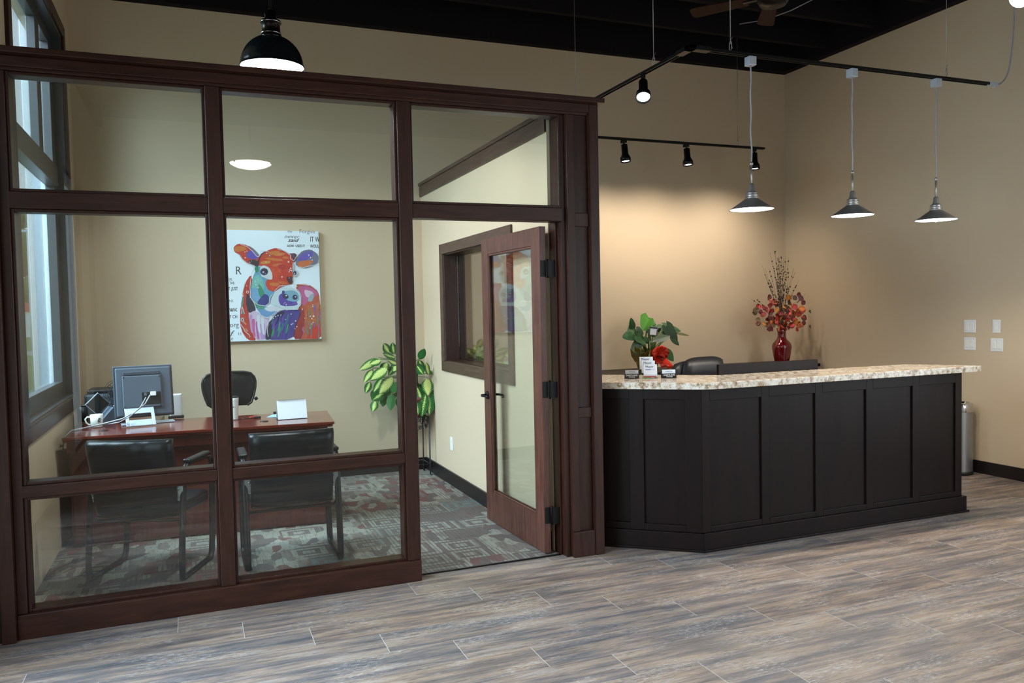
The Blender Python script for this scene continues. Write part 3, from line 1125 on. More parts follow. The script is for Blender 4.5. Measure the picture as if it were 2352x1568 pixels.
# power feed cord
pts = [(TXE + .09, TY0, TZ + .002)]
for k in range(1, 14):
    a = k / 13
    pts.append((TXE + .09 + .22 * math.sin(a * PI / 2) + .02 * a, TY0 + .02 * a, TZ + .0 + .55 * a ** 2 + .35 * max(0, a - .5)))
pts += [(pts[-1][0] + .01, TY0, 4.2), (pts[-1][0] - .03, TY0, 5.0)]
o = MB().tube(pts, .006, 8).build('power_cord', 'cord')
tag(o, 'grey power cord curving up from the right end of the lighting track to the ceiling', 'cord')
o = MB().tube([(5.35, 6.9, 4.56), (5.50, 6.7, 4.55), (5.62, 6.45, 4.57), (5.72, 6.2, 4.62), (5.75, 6.0, 4.75), (5.76, 5.9, 5.0)], .005, 6).build('loose_cable', 'cord')
tag(o, 'thin loose cable sagging below the black ceiling', 'cable')


# pendants
def pendant(x, label, drop=0.0):
    t = thing('pendant_light', label, 'pendant lamp', (x, TY0, (2.335 - drop)), 0, 'cone pendants over the reception counter')
    box(-.030, .030, -.030, .030, TZ - (2.335 - drop) - .075, TZ - (2.335 - drop) - .012).build('track_adapter', 'silver', t, .004)
    zc0 = .325
    zc1 = TZ - (2.335 - drop) - .075
    pts_ = [(.006 * math.sin(k * 1.1) * (1 if 0 < k < 14 else 0), .004 * math.cos(k * .9) * (1 if 0 < k < 14 else 0), zc0 + (zc1 - zc0) * k / 14) for k in range(15)]
    MB().tube(pts_, .0055, 8).build('cord', 'cord', t)
    m_ = MB()
    m_.tube([(0, 0, .155), (0, 0, zc0)], .0075, 10)
    m_.ball((0, 0, zc0), .014, 12)
    m_.build('rod', 'nickel', t)
    m_ = MB()
    m_.lathe([(.012, .185), (.020, .175), (.021, .145), (.026, .138), (.026, .130), (.040, .122), (.044, .116), (.040, .110), (.046, .105), (.046, .099), (.041, .094), (.048, .088), (.046, .078)], 28)
    m_.build('socket_cap', 'nickel', t)
    m_ = MB()
    m_.lathe([(.045, .080), (.050, .074), (.152, .004), (.157, .0), (.154, .0), (.150, .003), (.046, .070)], 40, cap=False)
    m_.build('shade', 'nickel', t)
    m_ = MB()
    m_.lathe([(.1495, .0025), (.046, .0685)], 40, cap=False)
    m_.build('shade_lining', 'lampin', t)
    m_ = MB()
    m_.lathe([(.001, -.014), (.016, -.008), (.026, .008), (.022, .03), (.014, .06)], 20)
    m_.build('bulb', 'bulb', t)
    spot('pendant_glow', (x, TY0, (2.335 - drop) - .02), (x, TY0, 0), 34, (1.0, .90, .76), 150, .5, .03, t)
    return t


pendant(3.72, 'cone pendant with nickel shade, nearest the corner where the lighting track bends')
pendant(4.65, 'middle one of the three nickel cone pendants above the counter', .02)
pendant(5.51, 'nickel cone pendant nearest the right wall and the power cord', .035)


# spotlights on track
def spotlight(x, y, tilt, rz, label, lit, length=.215):
    t = thing('track_spotlight', label, 'spotlight', (x, y, TZ - .012), rz, 'black spotlights on the lighting track')
    m_ = MB()
    m_.box(-.018, .018, -.03, .03, -.03, .0)
    m_.tube([(0, 0, -.03), (0, -.012, -.045), (0, -.012, -.07)], .008, 8)
    m_.build('mount', 'blackm', t, .002)
    H = T(0, -.008, -.055) @ RX(tilt)
    m_ = MB()
    m_.lathe([(.020, .012), (.033, .006), (.034, -.09), (.045, -.115), (.054, -.128), (.056, -.175), (.052, -.175), (.050, -.13), (.028, -.10)], 28, M4=H, cap=False)
    m_.lathe([(.001, .012), (.020, .012)], 28, M4=H, cap=False)
    m_.build('housing', 'blackm', t)
    m_ = MB()
    m_.lathe([(.001, -.168), (.03, -.167), (.047, -.160), (.048, -.14)], 28, M4=H, cap=False)
    m_.build('bulb_face', 'bulb', t)
    return t, H


warm = (1.0, .88, .74)
spotlight(4.25, TY1, -.10, .3, 'black spotlight on the rear track, nearest the glass partition', True)
spotlight(5.02, TY1, -.10, .3, 'middle black spotlight of the three on the rear track', True)
spotlight(5.92, TY1, -.05, -.2, 'black spotlight at the right end of the rear track, partly behind a pendant cord', True)
for x in (4.25, 5.02, 5.92):
    spot('wall_wash', (x, TY1 - .02, TZ - .26), (x - .05, TY1 + .60, 1.3), 46, warm, 140, 1.0, .05)
spotlight(TX, 5.30, -.62, -.55, 'brightly lit black spotlight hanging from the track right of the partition column', True)
spot('aimed_spot', (TX - .07, 5.22, TZ - .24), (2.2, 3.2, 0), 45, (.93, .96, 1.0), 80, .9, .03)

# dome lamp over the office
DZ = 3.262
t = t_dome = thing('dome_pendant', 'large black dome pendant lamp hanging above the office, behind the partition beam', 'pendant lamp', (.535, 5.45, DZ))
R = .200
prof = [(R * math.sin(a) ** .96 + .0, R * 1.02 * math.cos(a)) for a in [PI / 2 - k * (PI / 2 - .30) / 14 for k in range(15)]]
prof = [(R + .006, -.004), (R + .006, .002)] + prof
m = MB().lathe(prof, 44, cap=False)
m.build('shade', 'enamel', t)
MB().lathe([(r * .965, z * .965 + .001) for r, z in prof[2:]] + [(.001, R * .95)], 44, cap=False).build('shade_lining', 'lampin', t)
m = MB()
m.lathe([(.068, .188), (.070, .196), (.066, .202), (.060, .206), (.062, .214), (.058, .220), (.056, .275), (.064, .280), (.066, .292), (.058, .300), (.034, .306), (.032, .36), (.014, .368)], 28)
m.tube([(-.030, 0, .30), (-.034, 0, .345), (-.018, 0, .375), (0, 0, .385)], .006, 6)
m.tube([(.030, 0, .30), (.034, 0, .345), (.018, 0, .375), (0, 0, .385)], .006, 6)
m.ball((.02, -.06, .25), .010)
m.build('socket_neck', 'bronze', t)
for z_ in (.213, .286):
    MB().lathe([(.0655, z_ - .003), (.068, z_), (.0655, z_ + .003)], 28, cap=False).build('trim_ring', 'chrome', t)
MB().tube([(0, 0, .38), (0, 0, 4.6 - DZ)], .011, 8).build('down_rod', 'joist', t)
MB().ball((0, 0, .085), .045, 16).build('bulb', 'bulb', t)
spot('dome_glow', (.535, 5.45, DZ + .02), (1.1, 6.3, 0), 80, (.94, .98, 1.0), 150, .35, .06, t)

# glass globe at the right edge and ceiling fan
t = thing('globe_pendant', 'pale glowing glass globe lamp at the top right corner of the room', 'pendant lamp', (4.62, 3.34, 3.40))
MB().ball((0, 0, .05), .062, 24).build('globe', 'globe', t)
MB().lathe([(.02, .105), (.032, .112), (.028, .15), (.008, .16)], 20).build('cap', 'bronze', t)
MB().tube([(0, 0, .15), (0, 0, 1.2)], .006, 8).build('cord', 'blackm', t)

t = thing('ceiling_fan', 'dark brown ceiling fan just under the black joists above the front track', 'ceiling fan', (4.40, 5.25, 4.10))
MB().lathe([(.03, -.06), (.10, -.05), (.125, -.01), (.12, .06), (.06, .10), (.02, .11)], 28).build('motor', 'bronze', t)
MB().tube([(0, 0, .1), (0, 0, .48)], .014, 10).build('down_rod', 'bronze', t)
for k in range(5):
    a = math.radians(56 + 72 * k)
    M4 = RZ(a)
    m = MB()
    m.prism(rounded([(.20, -.055), (.67, -.075), (.67, .075), (.20, .055)], 0, {1: .05, 2: .05}), -.004, .004, M4=M4 @ T(0, 0, .02) @ RX(.2))
    b_ = m.build('blade', 'fanblade', t)
    MB().box(.10, .24, -.02, .02, .012, .022, M4=M4).build('blade_iron', 'bronze', b_)

# bowl lamp on the lobby side, seen as a reflection in the glass
t = thing('bowl_light', 'frosted bowl light, seen as a pale disc mirrored in the upper middle pane', 'ceiling light', (.59, 1.25, 3.15))
MB().lathe([(.001, -.035), (.08, -.03), (.15, -.012), (.195, .012), (.200, .022)], 36, cap=False).build('bowl', 'bowl', t)
for k in range(3):
    a = 2 * PI * k / 3 + .4
    MB().ball((.2 * math.cos(a), .2 * math.sin(a), .018), .011).build('clip', 'nickel', t)
MB().tube([(0, 0, -.03), (0, 0, 1.47)], .009, 8).build('down_rod', 'bronze', t)
spot('bowl_glow', (.54, 1.25, 3.10), (.54, 1.25, 0), 60, (1, .95, .88), 160, .6, .15, t)
DOME = t_dome
for dx_, dy_, lb_ in ((5.9, 1.7, 'unseen black dome pendant added to light the lobby, right of the camera'), (5.9, -1.5, 'unseen black dome pendant added to light the lobby, behind the camera')):
    q_ = dup(DOME, (dx_, dy_, DZ), label=lb_)  # out-of-view copies of the office dome, added as fill light

# ================================================================== OFFICE FURNITURE
DT = .82
DI = DT + .0015     # things rest a hair above the desk top
dk = thing('office_desk', 'long cherry wood executive desk with a left return, in the glass office', 'desk', (.05, 6.36, 0), math.radians(-4.3))
# local frame: x along the front edge, y towards the back wall
m = MB()
for z0, z1, e in ((DT - .022, DT, .018), (DT - .040, DT - .022, .006)):
    m.prism(rounded([(-.94, -e), (.935 + e, -e), (.935 + e, .74), (-.94, .74)], 0, {1: .02}), z0, z1)
m.build('desk_top', 'desk', dk, .004)
m = MB()
m.box(-.92, .90, .015, .04, DT - .12, DT - .04)
m.box(-.90, .88, .06, .085, .02, DT - .12)
m.build('modesty_panel', 'deskside', dk, .002)
box(-.92, -.52, .085, .72, 0, DT - .04).build('pedestal', 'deskside', dk, .003)
box(.50, .90, .085, .72, 0, DT - .04).build('pedestal', 'deskside', dk, .003)
box(-.90, -.42, .74, 1.60, DT - .04, DT - .001).build('return_top', 'desk', dk, .004)
box(-.88, -.84, .74, 1.58, 0, DT - .04).build('return_side', 'deskside', dk, .003)
box(-.48, -.44, 1.20, 1.58, 0, DT - .04).build('return_side', 'deskside', dk, .003)
for gx_, gy_ in ((-.72, .25), (.43, .24)):
    MB().lathe([(.001, .004), (.030, .004), (.034, 0)], 24, M4=T(gx_, gy_, DT)).build('grommet', 'blackp', dk)


# guest chairs (seen from behind)
def guest_chair(loc, rz, label):
    t = thing('guest_chair', label, 'chair', loc, rz, 'black guest chairs in front of the desk')
    for s_ in (-1, 1):
        x = s_ * .297
        pth = [(x, .02, .018), (x, .02, .10), (x, .05, .40), (x, .09, .66), (x, .11, .70), (x, .16, .722), (x, .42, .715), (x, .50, .700), (x, .535, .66),
               (x, .52, .40), (x, .50, .14), (x, .485, .06), (x, .46, .022), (x, .40, .018), (x, .06, .018)]
        MB().tube(pth, 0, 8, flat=(.021, .013), closed=True).build('side_frame', 'blackm', t)
        m_ = MB()
        m_.box(x - .028, x + .028, .14, .46, .722, .750)
        m_.build('armrest', 'leather', t, .012, seg=3)
        m_ = MB()
        m_.box(s_ * .255, s_ * .300, .062, .070, .50, .60)
        m_.ball((s_ * .272, .058, .525), .007, 6)
        m_.ball((s_ * .272, .058, .575), .007, 6)
        m_.build('bracket', 'steel', t)
    MB().tube([(-.29, .10, .39), (-.27, .10, .37), (.27, .10, .37), (.29, .10, .39)], .011, 8).build('cross_bar', 'blackm', t)
    # back shell: gently curved cushion in three vertical tufted panels
    m_ = MB()
    N = 18
    rows = [(.40, .10, .020), (.44, .085, .034), (.55, .07, .040), (.70, .045, .042), (.82, .015, .045), (.875, .005, .042), (.90, .015, .020)]
    v, f = [], []
    for side in (0, 1):
        for z, yc, th in rows:
            for k in range(N + 1):
                q = -1 + 2 * k / N
                xx = q * (.262 + .012 * (z - .4))
                bow = .035 * (1 - q * q)
                groove = .008 if abs(abs(q) - .36) < .06 else 0
                e = .6 if abs(q) > .97 else 1
                yy = yc - bow + (-th + groove if side == 0 else th - groove) * e
                v.append((xx, yy, z))
    R_ = len(rows)
    nk = N + 1
    for i in range(R_ - 1):
        for k in range(N):
            a = i * nk + k
            f.append((a, a + 1, a + nk + 1, a + nk))
            b = R_ * nk + a
            f.append((b, b + nk, b + nk + 1, b + 1))
    for k in range(N):
        a, b = k, R_ * nk + k
        f.append((a, b, b + 1, a + 1))
        a, b = (R_ - 1) * nk + k, (2 * R_ - 1) * nk + k
        f.append((a, a + 1, b + 1, b))
    for i in range(R_ - 1):
        for k in (0, N):
            a, b = i * nk + k, (R_ + i) * nk + k
            f.append((a, a + nk, b + nk, b) if k == 0 else (a, b, b + nk, a + nk))
    m_.add(v, f, smooth=True)
    m_.build('backrest', 'leather', t)
    MB().tube([(-.25, .03, .845), (-.12, -.022, .842), (0, -.036, .840), (.12, -.022, .842), (.25, .03, .845)], .0035, 6).build('seam_piping', 'leather', t)
    MB().tube([(-.255, .072, .405), (-.12, .03, .402), (0, .018, .400), (.12, .03, .402), (.255, .072, .405)], .005, 6).build('back_bar', 'blackm', t)
    m_ = MB()
    m_.box(-.265, .265, .09, .56, .385, .47)
    m_.build('seat', 'leather', t, .03, seg=4)
    return t


guest_chair((.575, 5.36, 0), 0.0, 'right-hand black guest chair, its back framed between the two mullions')
guest_chair((-.395, 5.48, 0), math.radians(-23), 'left-hand black guest chair, turned slightly, nearest the office window')

# task chair behind the desk
t = thing('task_chair', 'black task chair with a rounded back behind the desk, below the cow painting', 'chair', (.285, 7.60, 0), .12)
m = MB()
pr = []
N = 14
hw = [(.845, .150), (.87, .185), (.93, .205), (1.0, .222), (1.06, .226), (1.10, .215), (1.13, .185), (1.145, .130)]
v, f = [], []
for side in (0, 1):
    for z, w_ in hw:
        for k in range(N + 1):
            q = -1 + 2 * k / N
            th = .028 * (1 - .8 * abs(q) ** 3) * (1 if .86 < z < 1.13 else .4)
            v.append((q * w_, -.06 * (1 - q * q) * .6 + (-th if side == 0 else th), z))
R_ = len(hw)
nk = N + 1
for i in range(R_ - 1):
    for k in range(N):
        a = i * nk + k
        f.append((a, a + 1, a + nk + 1, a + nk))
        b = R_ * nk + a
        f.append((b, b + nk, b + nk + 1, b + 1))
for i in range(R_ - 1):
    for k in (0, N):
        a, b = i * nk + k, (R_ + i) * nk + k
        f.append((a, a + nk, b + nk, b) if k == 0 else (a, b, b + nk, a + nk))
for k in range(N):
    a, b = k, R_ * nk + k
    f.append((a, b, b + 1, a + 1))
    a, b = (R_ - 1) * nk + k, (2 * R_ - 1) * nk + k
    f.append((a, a + 1, b + 1, b))
m.add([(p[0], -p[1], p[2]) for p in v], f, smooth=True)
m.build('backrest', 'leather', t)
rim = [(-.150, 0, .845), (-.187, 0, .87), (-.209, 0, .93), (-.226, 0, 1.0), (-.230, 0, 1.06), (-.219, 0, 1.10), (-.188, 0, 1.135), (-.13, 0, 1.150), (0, .03, 1.153), (.13, 0, 1.150), (.188, 0, 1.135), (.219, 0, 1.10), (.230, 0, 1.06), (.226, 0, 1.0), (.209, 0, .93), (.187, 0, .87), (.150, 0, .845)]
MB().tube(rim, .010, 8).build('back_rim', 'blackp', t)
m = MB()
m.tube([(0, .05, 1.0), (0, .12, .80), (0, .08, .55), (0, -.10, .50)], .018, 8)
m.build('back_support', 'blackp', t)
m = MB()
m.box(-.24, .24, -.40, .06, .50, .58)
m.build('seat', 'leather', t, .03, seg=4)
MB().tube([(.24, .10, .90), (.255, .10, .88)], .016, 10).build('tilt_knob', 'blackp', t)
MB().tube([(0, -.16, .08), (0, -.16, .50)], .025, 12).build('gas_post', 'blackm', t)
for k in range(5):
    a = 2 * PI * k / 5
    lg = MB().tube([(0, -.16, .09), (.27 * math.cos(a), -.16 + .27 * math.sin(a), .065)], .018, 8).build('leg', 'blackp', t)
    m = MB()
    m.lathe([(.001, -.011), (.026, -.010), (.028, 0), (.026, .010), (.001, .011)], 14, M4=T(.27 * math.cos(a), -.16 + .27 * math.sin(a), .028) @ RZ(a) @ RX(PI / 2))
    m.tube([(.27 * math.cos(a), -.16 + .27 * math.sin(a), .03), (.27 * math.cos(a), -.16 + .27 * math.sin(a), .07)], .007, 6)
    m.build('caster', 'blackp', lg)

# ---------------------------------------------------------------- things on the desk
t = thing('monitor', 'grey flat monitor seen from behind on the desk, cables plugged in', 'monitor', (-.365, 6.86, DI), .16)
TM = T(0, .06, .055) @ RX(-.16)
MB().box(-.215, .215, -.004, .030, 0, .405, M4=TM).build('bezel', 'greyd', t, .006)
MB().box(-.214, .214, .0, .028, .4055, .4075, M4=TM).build('top_trim', 'silver', t)
MB().box(-.212, .212, .030, .032, .01, .395, M4=TM).build('screen', 'blackp', t)
MB().box(-.200, .200, -.028, -.004, .01, .390, M4=TM).build('rear_shell', 'greyp', t, .010, seg=3)
m = MB()
m.prism([(-.155, .072), (.125, .072), (.125, .325), (-.155, .325)], 0, .022, M4=TM @ T(0, -.028, 0) @ RX(PI / 2))
m.build('rear_cover', 'greyp', t, .008, seg=3)
m = MB()
m.box(-.150, .118, -.046, -.030, .327, .358, M4=TM)
m.build('vent_grille', 'greyd', t, .006)
m = MB()
m.box(-.02, .118, -.0515, -.050, .092, .190, M4=TM)
m.build('port_recess', 'blackp', t)
m = MB()
m.box(-.004, .014, -.072, -.050, .160, .185, M4=TM)
m.build('plug', 'greyp', t, .002)
MB().box(.040, .080, -.078, -.050, .158, .190, M4=TM).build('plug', 'white', t, .003)
for a, b in ((-.145, .315), (.112, .315), (-.145, .085), (.112, .085)):
    MB().lathe([(.001, 0), (.005, 0), (.005, .003), (.001, .003)], 10, M4=TM @ T(a, -.0505, b) @ RX(PI / 2)).build('screw', 'blackp', t)
# picture-frame style support foot
m = MB()
q0, q1 = (0, -.115, .004), (0, .0, .12)
FT = T(-.045, -.10, .004) @ RX(math.atan2(.13, .14))
m.box(-.105, -.080, 0, .185, 0, .008, M4=FT)
m.box(.080, .105, 0, .185, 0, .008, M4=FT)
m.box(-.080, .080, 0, .060, 0, .008, M4=FT)
m.box(-.080, .080, .125, .185, 0, .008, M4=FT)
m.build('support_foot', 'silver', t, .003)
MB().box(-.17, .215, .03, .13, 0, .010).build('base_bar', 'silver', t, .003)
# cables from the monitor
o = MB().tube([(-.325, 6.76, 1.06), (-.36, 6.70, 1.00), (-.43, 6.69, .945), (-.52, 6.72, .895), (-.60, 6.80, .87), (-.70, 6.84, .845), (-.80, 6.80, .832), (-.87, 6.74, .828), (-.90, 6.66, .80), (-.915, 6.60, .70)], .0055, 8).build('monitor_cable', 'cord')
tag(o, 'grey monitor cable trailing left across the desk and over its front left corner', 'cable')
o = MB().tube([(-.355, 6.738, 1.045), (-.39, 6.66, .98), (-.47, 6.68, .91), (-.55, 6.80, .86), (-.64, 6.92, .836), (-.70, 6.99, .830), (-.78, 6.98, .828)], .0045, 8).build('video_cable', 'cord')
tag(o, 'thinner grey cable looping from the monitor towards the telephone', 'cable')
o = MB().tube([(-.80, 7.20, .826), (-.84, 7.14, .826), (-.86, 7.08, .826), (-.82, 7.03, .826), (-.87, 6.99, .826)], .004, 6).build('phone_cord', 'blackp')
tag(o, 'black cord lying on the desk behind the mug', 'cord')

# pale speaker behind the monitor
t = thing('desktop_speaker', 'pale curved speaker peeking out right of the monitor', 'speaker', (-.155, 7.17, DI))
m = MB()
m.prism(rounded([(-.05, -.03), (.05, -.03), (.05, .03), (-.05, .03)], 0, {0: .02, 1: .02, 2: .02, 3: .02}), .02, .20)
m.build('body', 'white', t, .008)
box(-.06, .06, -.04, .04, 0, .02).build('base', 'blackp', t, .004)

# small black desk fan
t = thing('desk_fan', 'small black wire-guard fan partly hidden left of the monitor', 'fan', (-.60, 7.30, DI), .9)
m = MB()
m.lathe([(.07, 0), (.072, .012), (.03, .02), (.012, .03), (.010, .10)], 24)
m.build('base', 'blackp', t)
m = MB()
for s_ in (-1, 1):
    for rr in (.03, .06, .09, .11):
        yy = s_ * (.034 - .12 * max(0, rr - .085))
        m.tube([(rr * math.cos(a), yy, .215 + rr * math.sin(a)) for a in [2 * PI * k / 24 for k in range(24)]], .0016, 5, closed=True)
    for k in range(16):
        a = 2 * PI * k / 16
        m.tube([(.02 * math.cos(a), s_ * .036, .215 + .02 * math.sin(a)), (.085 * math.cos(a), s_ * .034, .215 + .085 * math.sin(a)), (.112 * math.cos(a), 0, .215 + .112 * math.sin(a))], .0014, 5)
m.build('guard', 'blackm', t)
for k in range(4):
    a = k * PI / 2
    MB().prism([(.015, -.012), (.085, -.03), (.085, .03), (.015, .012)], -.001, .001, M4=T(0, 0, .215) @ RX(PI / 2) @ RZ(a) @ RX(.4)).build('blade', 'greyd', t)
MB().lathe([(.001, -.045), (.022, -.04), (.024, .03), (.001, .034)], 16, M4=T(0, 0, .215) @ RX(PI / 2)).build('motor', 'blackp', t)

# telephone on a stand
t = thing('telephone', 'dark desk telephone with tilted display, between the mug and the monitor', 'telephone', (-.655, 7.13, DI), .35)
m = MB()
m.prism([(-.085, 0), (.085, 0), (.06, .11), (.02, .13), (-.07, .03)], -.07, .07, M4=RX(PI / 2))
m.build('body', 'greyp', t, .004)
MB().box(-.075, .045, -.004, .008, 0, .12, M4=T(-.02, 0, .125) @ RY(-.75)).build('display', 'blackp', t, .002)
MB().box(-.082, .050, .008, .014, -.004, .124, M4=T(-.02, 0, .125) @ RY(-.75)).build('display_frame', 'silver', t, .002)
MB().tube([(.045, -.085, .02), (.050, -.085, .12), (.03, -.085, .15)], .016, 8).build('handset', 'silver', t)

# printer, mug, pencil cup
t = thing('printer', 'black boxy printer in the back left corner of the desk', 'printer', (-.72, 7.72, DI))
box(-.15, .15, -.16, .16, 0, .20).build('body', 'greyd', t, .02)
box(-.13, .13, -.14, .14, .20, .235).build('lid', 'blackp', t, .012)
box(-.10, .10, -.20, -.16, .04, .05).build('paper_tray', 'blackp', t, .003)
t = thing('coffee_mug', 'white ceramic mug with a dark print on the left of the desk', 'mug', (-.715, 6.90, DI))
MB().lathe([(.001, 0), (.036, 0), (.040, .006), (.044, .05), (.046, .098), (.0435, .099), (.042, .092), (.037, .012), (.001, .010)], 32, cap=False).build('cup', 'ceramic', t)
MB().tube([(-.040, -.01, .080), (-.062, -.015, .084), (-.076, -.018, .068), (-.070, -.016, .040), (-.054, -.014, .024), (-.040, -.01, .026)], .0062, 8).build('handle', 'ceramic', t)
m = MB()
for k, (a, z) in enumerate(((-1.15, .062), (-1.05, .070), (-.95, .058), (-1.1, .045), (-.98, .044), (-.9, .068), (-1.2, .052))):
    m.box(-.007, .007, -.0006, .0006, -.0025, .0025, M4=RZ(a) @ T(.0452, 0, z) @ RZ(PI / 2) @ RY(.6 * (k % 3 - 1)))
m.build('print', 'ink', t)
t = thing('pen_cup', 'dark cylindrical cup standing behind the white mug near the window', 'cup', (-.865, 7.35, DI))
MB().lathe([(.001, 0), (.036, 0), (.036, .13), (.033, .13), (.033, .01), (.001, .01)], 24, cap=False).build('cup', 'blackp', t)
MB().lathe([(.0365, .122), (.0375, .126), (.0365, .130)], 24, cap=False).build('rim', 'bronze', t)

# white tumbler, calendar, keys, papers
t = thing('travel_tumbler', 'tall white travel tumbler with a dark lid, right of the mullion', 'tumbler', (.28, 6.80, DI))
MB().lathe([(.001, 0), (.033, 0), (.034, .01), (.041, .16), (.0425, .175), (.040, .178), (.001, .178)], 32, cap=False).build('body', 'white', t)
MB().lathe([(.001, .192), (.036, .190), (.0405, .184), (.0415, .178)], 32, cap=False).build('lid', 'blackp', t)
m = MB()
for a0, a1 in ((-2.1, -1.75), (-1.5, -1.15)):
    for k in range(4):
        a = a0 + (a1 - a0) * k / 4
        m.box(-.002, .002, -.0004, .0004, -.0006, .0006, M4=RZ(a) @ T(.0388, 0, .105) @ RZ(PI / 2))
m.box(-.004, .004, -.0005, .0005, -.002, .002, M4=RZ(-1.63) @ T(.0392, 0, .106) @ RZ(PI / 2))
m.build('print', 'ink', t)
t = thing('desk_calendar', 'white tent desk calendar with spiral binding near the right end of the desk', 'calendar', (.715, 6.63, DI), .06)
m = MB()
m.box(-.115, .115, -.001, .001, 0, .152, M4=T(0, -.045, .003) @ RX(-.30))
m.build('front_sheet', 'paper', t)
m = MB()
m.box(-.115, .115, -.001, .001, 0, .152, M4=T(0, .045, .003) @ RX(.30))
m.build('back_sheet', 'paper', t)
box(-.116, .116, -.048, .048, 0, .003).build('base_card', 'blackp', t)
m = MB()
sp_ = []
for k in range(33 * 8):
    a = 2 * PI * k / 8
    sp_.append((-.105 + .21 * k / (33 * 8), .007 * math.cos(a), .148 + .007 * math.sin(a)))
m.tube(sp_, .0009, 4)
m.build('spiral', 'wire', t)
t = thing('key_set', 'bunch of keys with a red tag and black fob lying on the desk', 'keys', (.425, 6.82, DI))
box(-.02, .04, .0, .03, .0, .012, M4=RZ(.2)).build('red_tag', 'redp', t, .003)
box(.005, .065, -.035, -.008, 0, .014).build('key_fob', 'blackp', t, .005)
for k, a in enumerate((-.2, .15, .5)):
    MB().box(-.085, -.02, -.004, .004, .002 + k * .002, .004 + k * .002, M4=RZ(a)).lathe([(.003, .002), (.011, .002), (.011, .004), (.003, .004)], 12, M4=RZ(a) @ T(-.015, 0, k * .002)).build('key', 'gold' if k else 'wire', t)
MB().tube([(.012 * math.cos(a), .012 * math.sin(a), .004) for a in [2 * PI * k / 14 for k in range(14)]], .0012, 5, closed=True).build('key_ring', 'wire', t)
t = thing('blue_note', 'pale blue sheet of paper lying left of the tent calendar', 'paper', (.59, 6.83, DI))
m = MB()
m.add([(-.06, -.03, .001), (.06, -.045, .001), (.07, .05, .018), (-.01, .045, .010)], [(0, 1, 2, 3)])
m.build('sheet', 'blue', t, solid=.0008)
o = box(.60, .63, 6.93, 6.96, DT, DT + .028).build('binder_clip', 'blackp', None, .003)
tag(o, 'tiny black clip on the desk behind the blue sheet', 'clip')

# ---------------------------------------------------------------- cow painting
AX0, AX1, AZ0, AZ1 = .160, 1.185, 1.410, 2.475
AY = 8.092
art = thing('cow_painting', 'colourful cow painting on white canvas with scattered words, on the office back wall', 'painting', (AX0, AY, AZ0))
box(0, AX1 - AX0, 0, .040, 0, AZ1 - AZ0).build('canvas', 'canvas', art, .003)


def uv(c):
    x, y = c
    u, v_ = .5, .5
    for _ in range(8):
        xl, xr = -10 + 15 * v_, 1312 + 36 * v_
        u = (x - xl) / (xr - xl)
        tp, bt = 140 + 25 * u, 1500 - 45 * u
        v_ = (y - tp) / (bt - tp)
    return max(0, min(1, u)) * (AX1 - AX0), (1 - max(0, min(1, v_))) * (AZ1 - AZ0)


class Paint:
    def __init__(s):
        s.m = MB()
        s.k = 1

    def poly(s, pts, c, smooth=1):
        for _ in range(smooth):
            q = []
            for i in range(len(pts)):
                a, b = pts[i], pts[(i + 1) % len(pts)]
                q += [(a[0] * .78 + b[0] * .22, a[1] * .78 + b[1] * .22), (a[0] * .22 + b[0] * .78, a[1] * .22 + b[1] * .78)]
            pts = q
        w = [uv(p) for p in pts]
        yy = -.0003 - .00007 * s.k
        s.k += 1
        v = [(a, yy, b) for a, b in w]
        ar = sum(v[i][0] * v[(i + 1) % len(v)][2] - v[(i + 1) % len(v)][0] * v[i][2] for i in range(len(v)))
        idx = list(range(len(v)))
        if ar < 0:
            idx.reverse()
        k_ = rgb(*c)
        s.m.add(v, [idx], col=(k_[0] * .74, k_[1] * .74, k_[2] * .74, 1))

    def ell(s, x, y, rx, ry, c, rot=0, n=14):
        s.poly([(x + rx * math.cos(a) * math.cos(rot) - ry * math.sin(a) * math.sin(rot), y + rx * math.cos(a) * math.sin(rot) + ry * math.sin(a) * math.cos(rot)) for a in [2 * PI * k / n for k in range(n)]], c, 0)

    def stroke(s, pts, w, c):
        P_ = [Vector(p) for p in pts]
        L_, R_ = [], []
        for i, p in enumerate(P_):
            d = (P_[min(i + 1, len(P_) - 1)] - P_[max(i - 1, 0)]).normalized()
            n_ = Vector((-d.y, d.x))
            ww = w * (.35 + .65 * math.sin(PI * (i + .5) / len(P_)))
            L_.append(tuple(p + n_ * ww))
            R_.append(tuple(p - n_ * ww))
        s.poly(L_ + R_[::-1], c, 0)


A = Paint()
rr = random.Random(3)
RED, ORG, PNK, LIL, PUR, NAV, TEA, MNT, SKY, WHT, DRK, GRN = (220, 62, 30), (224, 128, 46), (214, 104, 158), (206, 160, 214), (98, 74, 178), (44, 44, 104), (86, 160, 176), (130, 206, 192), (124, 180, 222), (228, 236, 242), (52, 36, 52), (48, 150, 104)
# shoulder
A.poly([(1010, 805), (1130, 790), (1230, 820), (1300, 880), (1326, 960), (1346, 1453), (980, 1464), (1000, 1300), (1060, 1080), (1085, 960)], (206, 92, 62))
A.poly([(1040, 830), (1150, 810), (1250, 850), (1310, 920), (1240, 960), (1180, 1000), (1110, 1070), (1085, 1000)], PNK)
A.poly([(1120, 860), (1220, 880), (1260, 920), (1190, 960), (1150, 950)], (236, 206, 228))
A.poly([(1190, 940), (1245, 900), (1250, 960), (1220, 1010), (1170, 1000)], (168, 190, 196))
A.poly([(1060, 1080), (1140, 1110), (1110, 1455), (985, 1462), (1010, 1290)], (168, 42, 38))
A.poly([(1160, 1060), (1240, 1040), (1330, 1000), (1340, 1200), (1260, 1290), (1170, 1300)], (206, 110, 54))
A.poly([(1190, 1390), (1250, 1300), (1338, 1320), (1346, 1453), (1140, 1458)], (224, 54, 32))
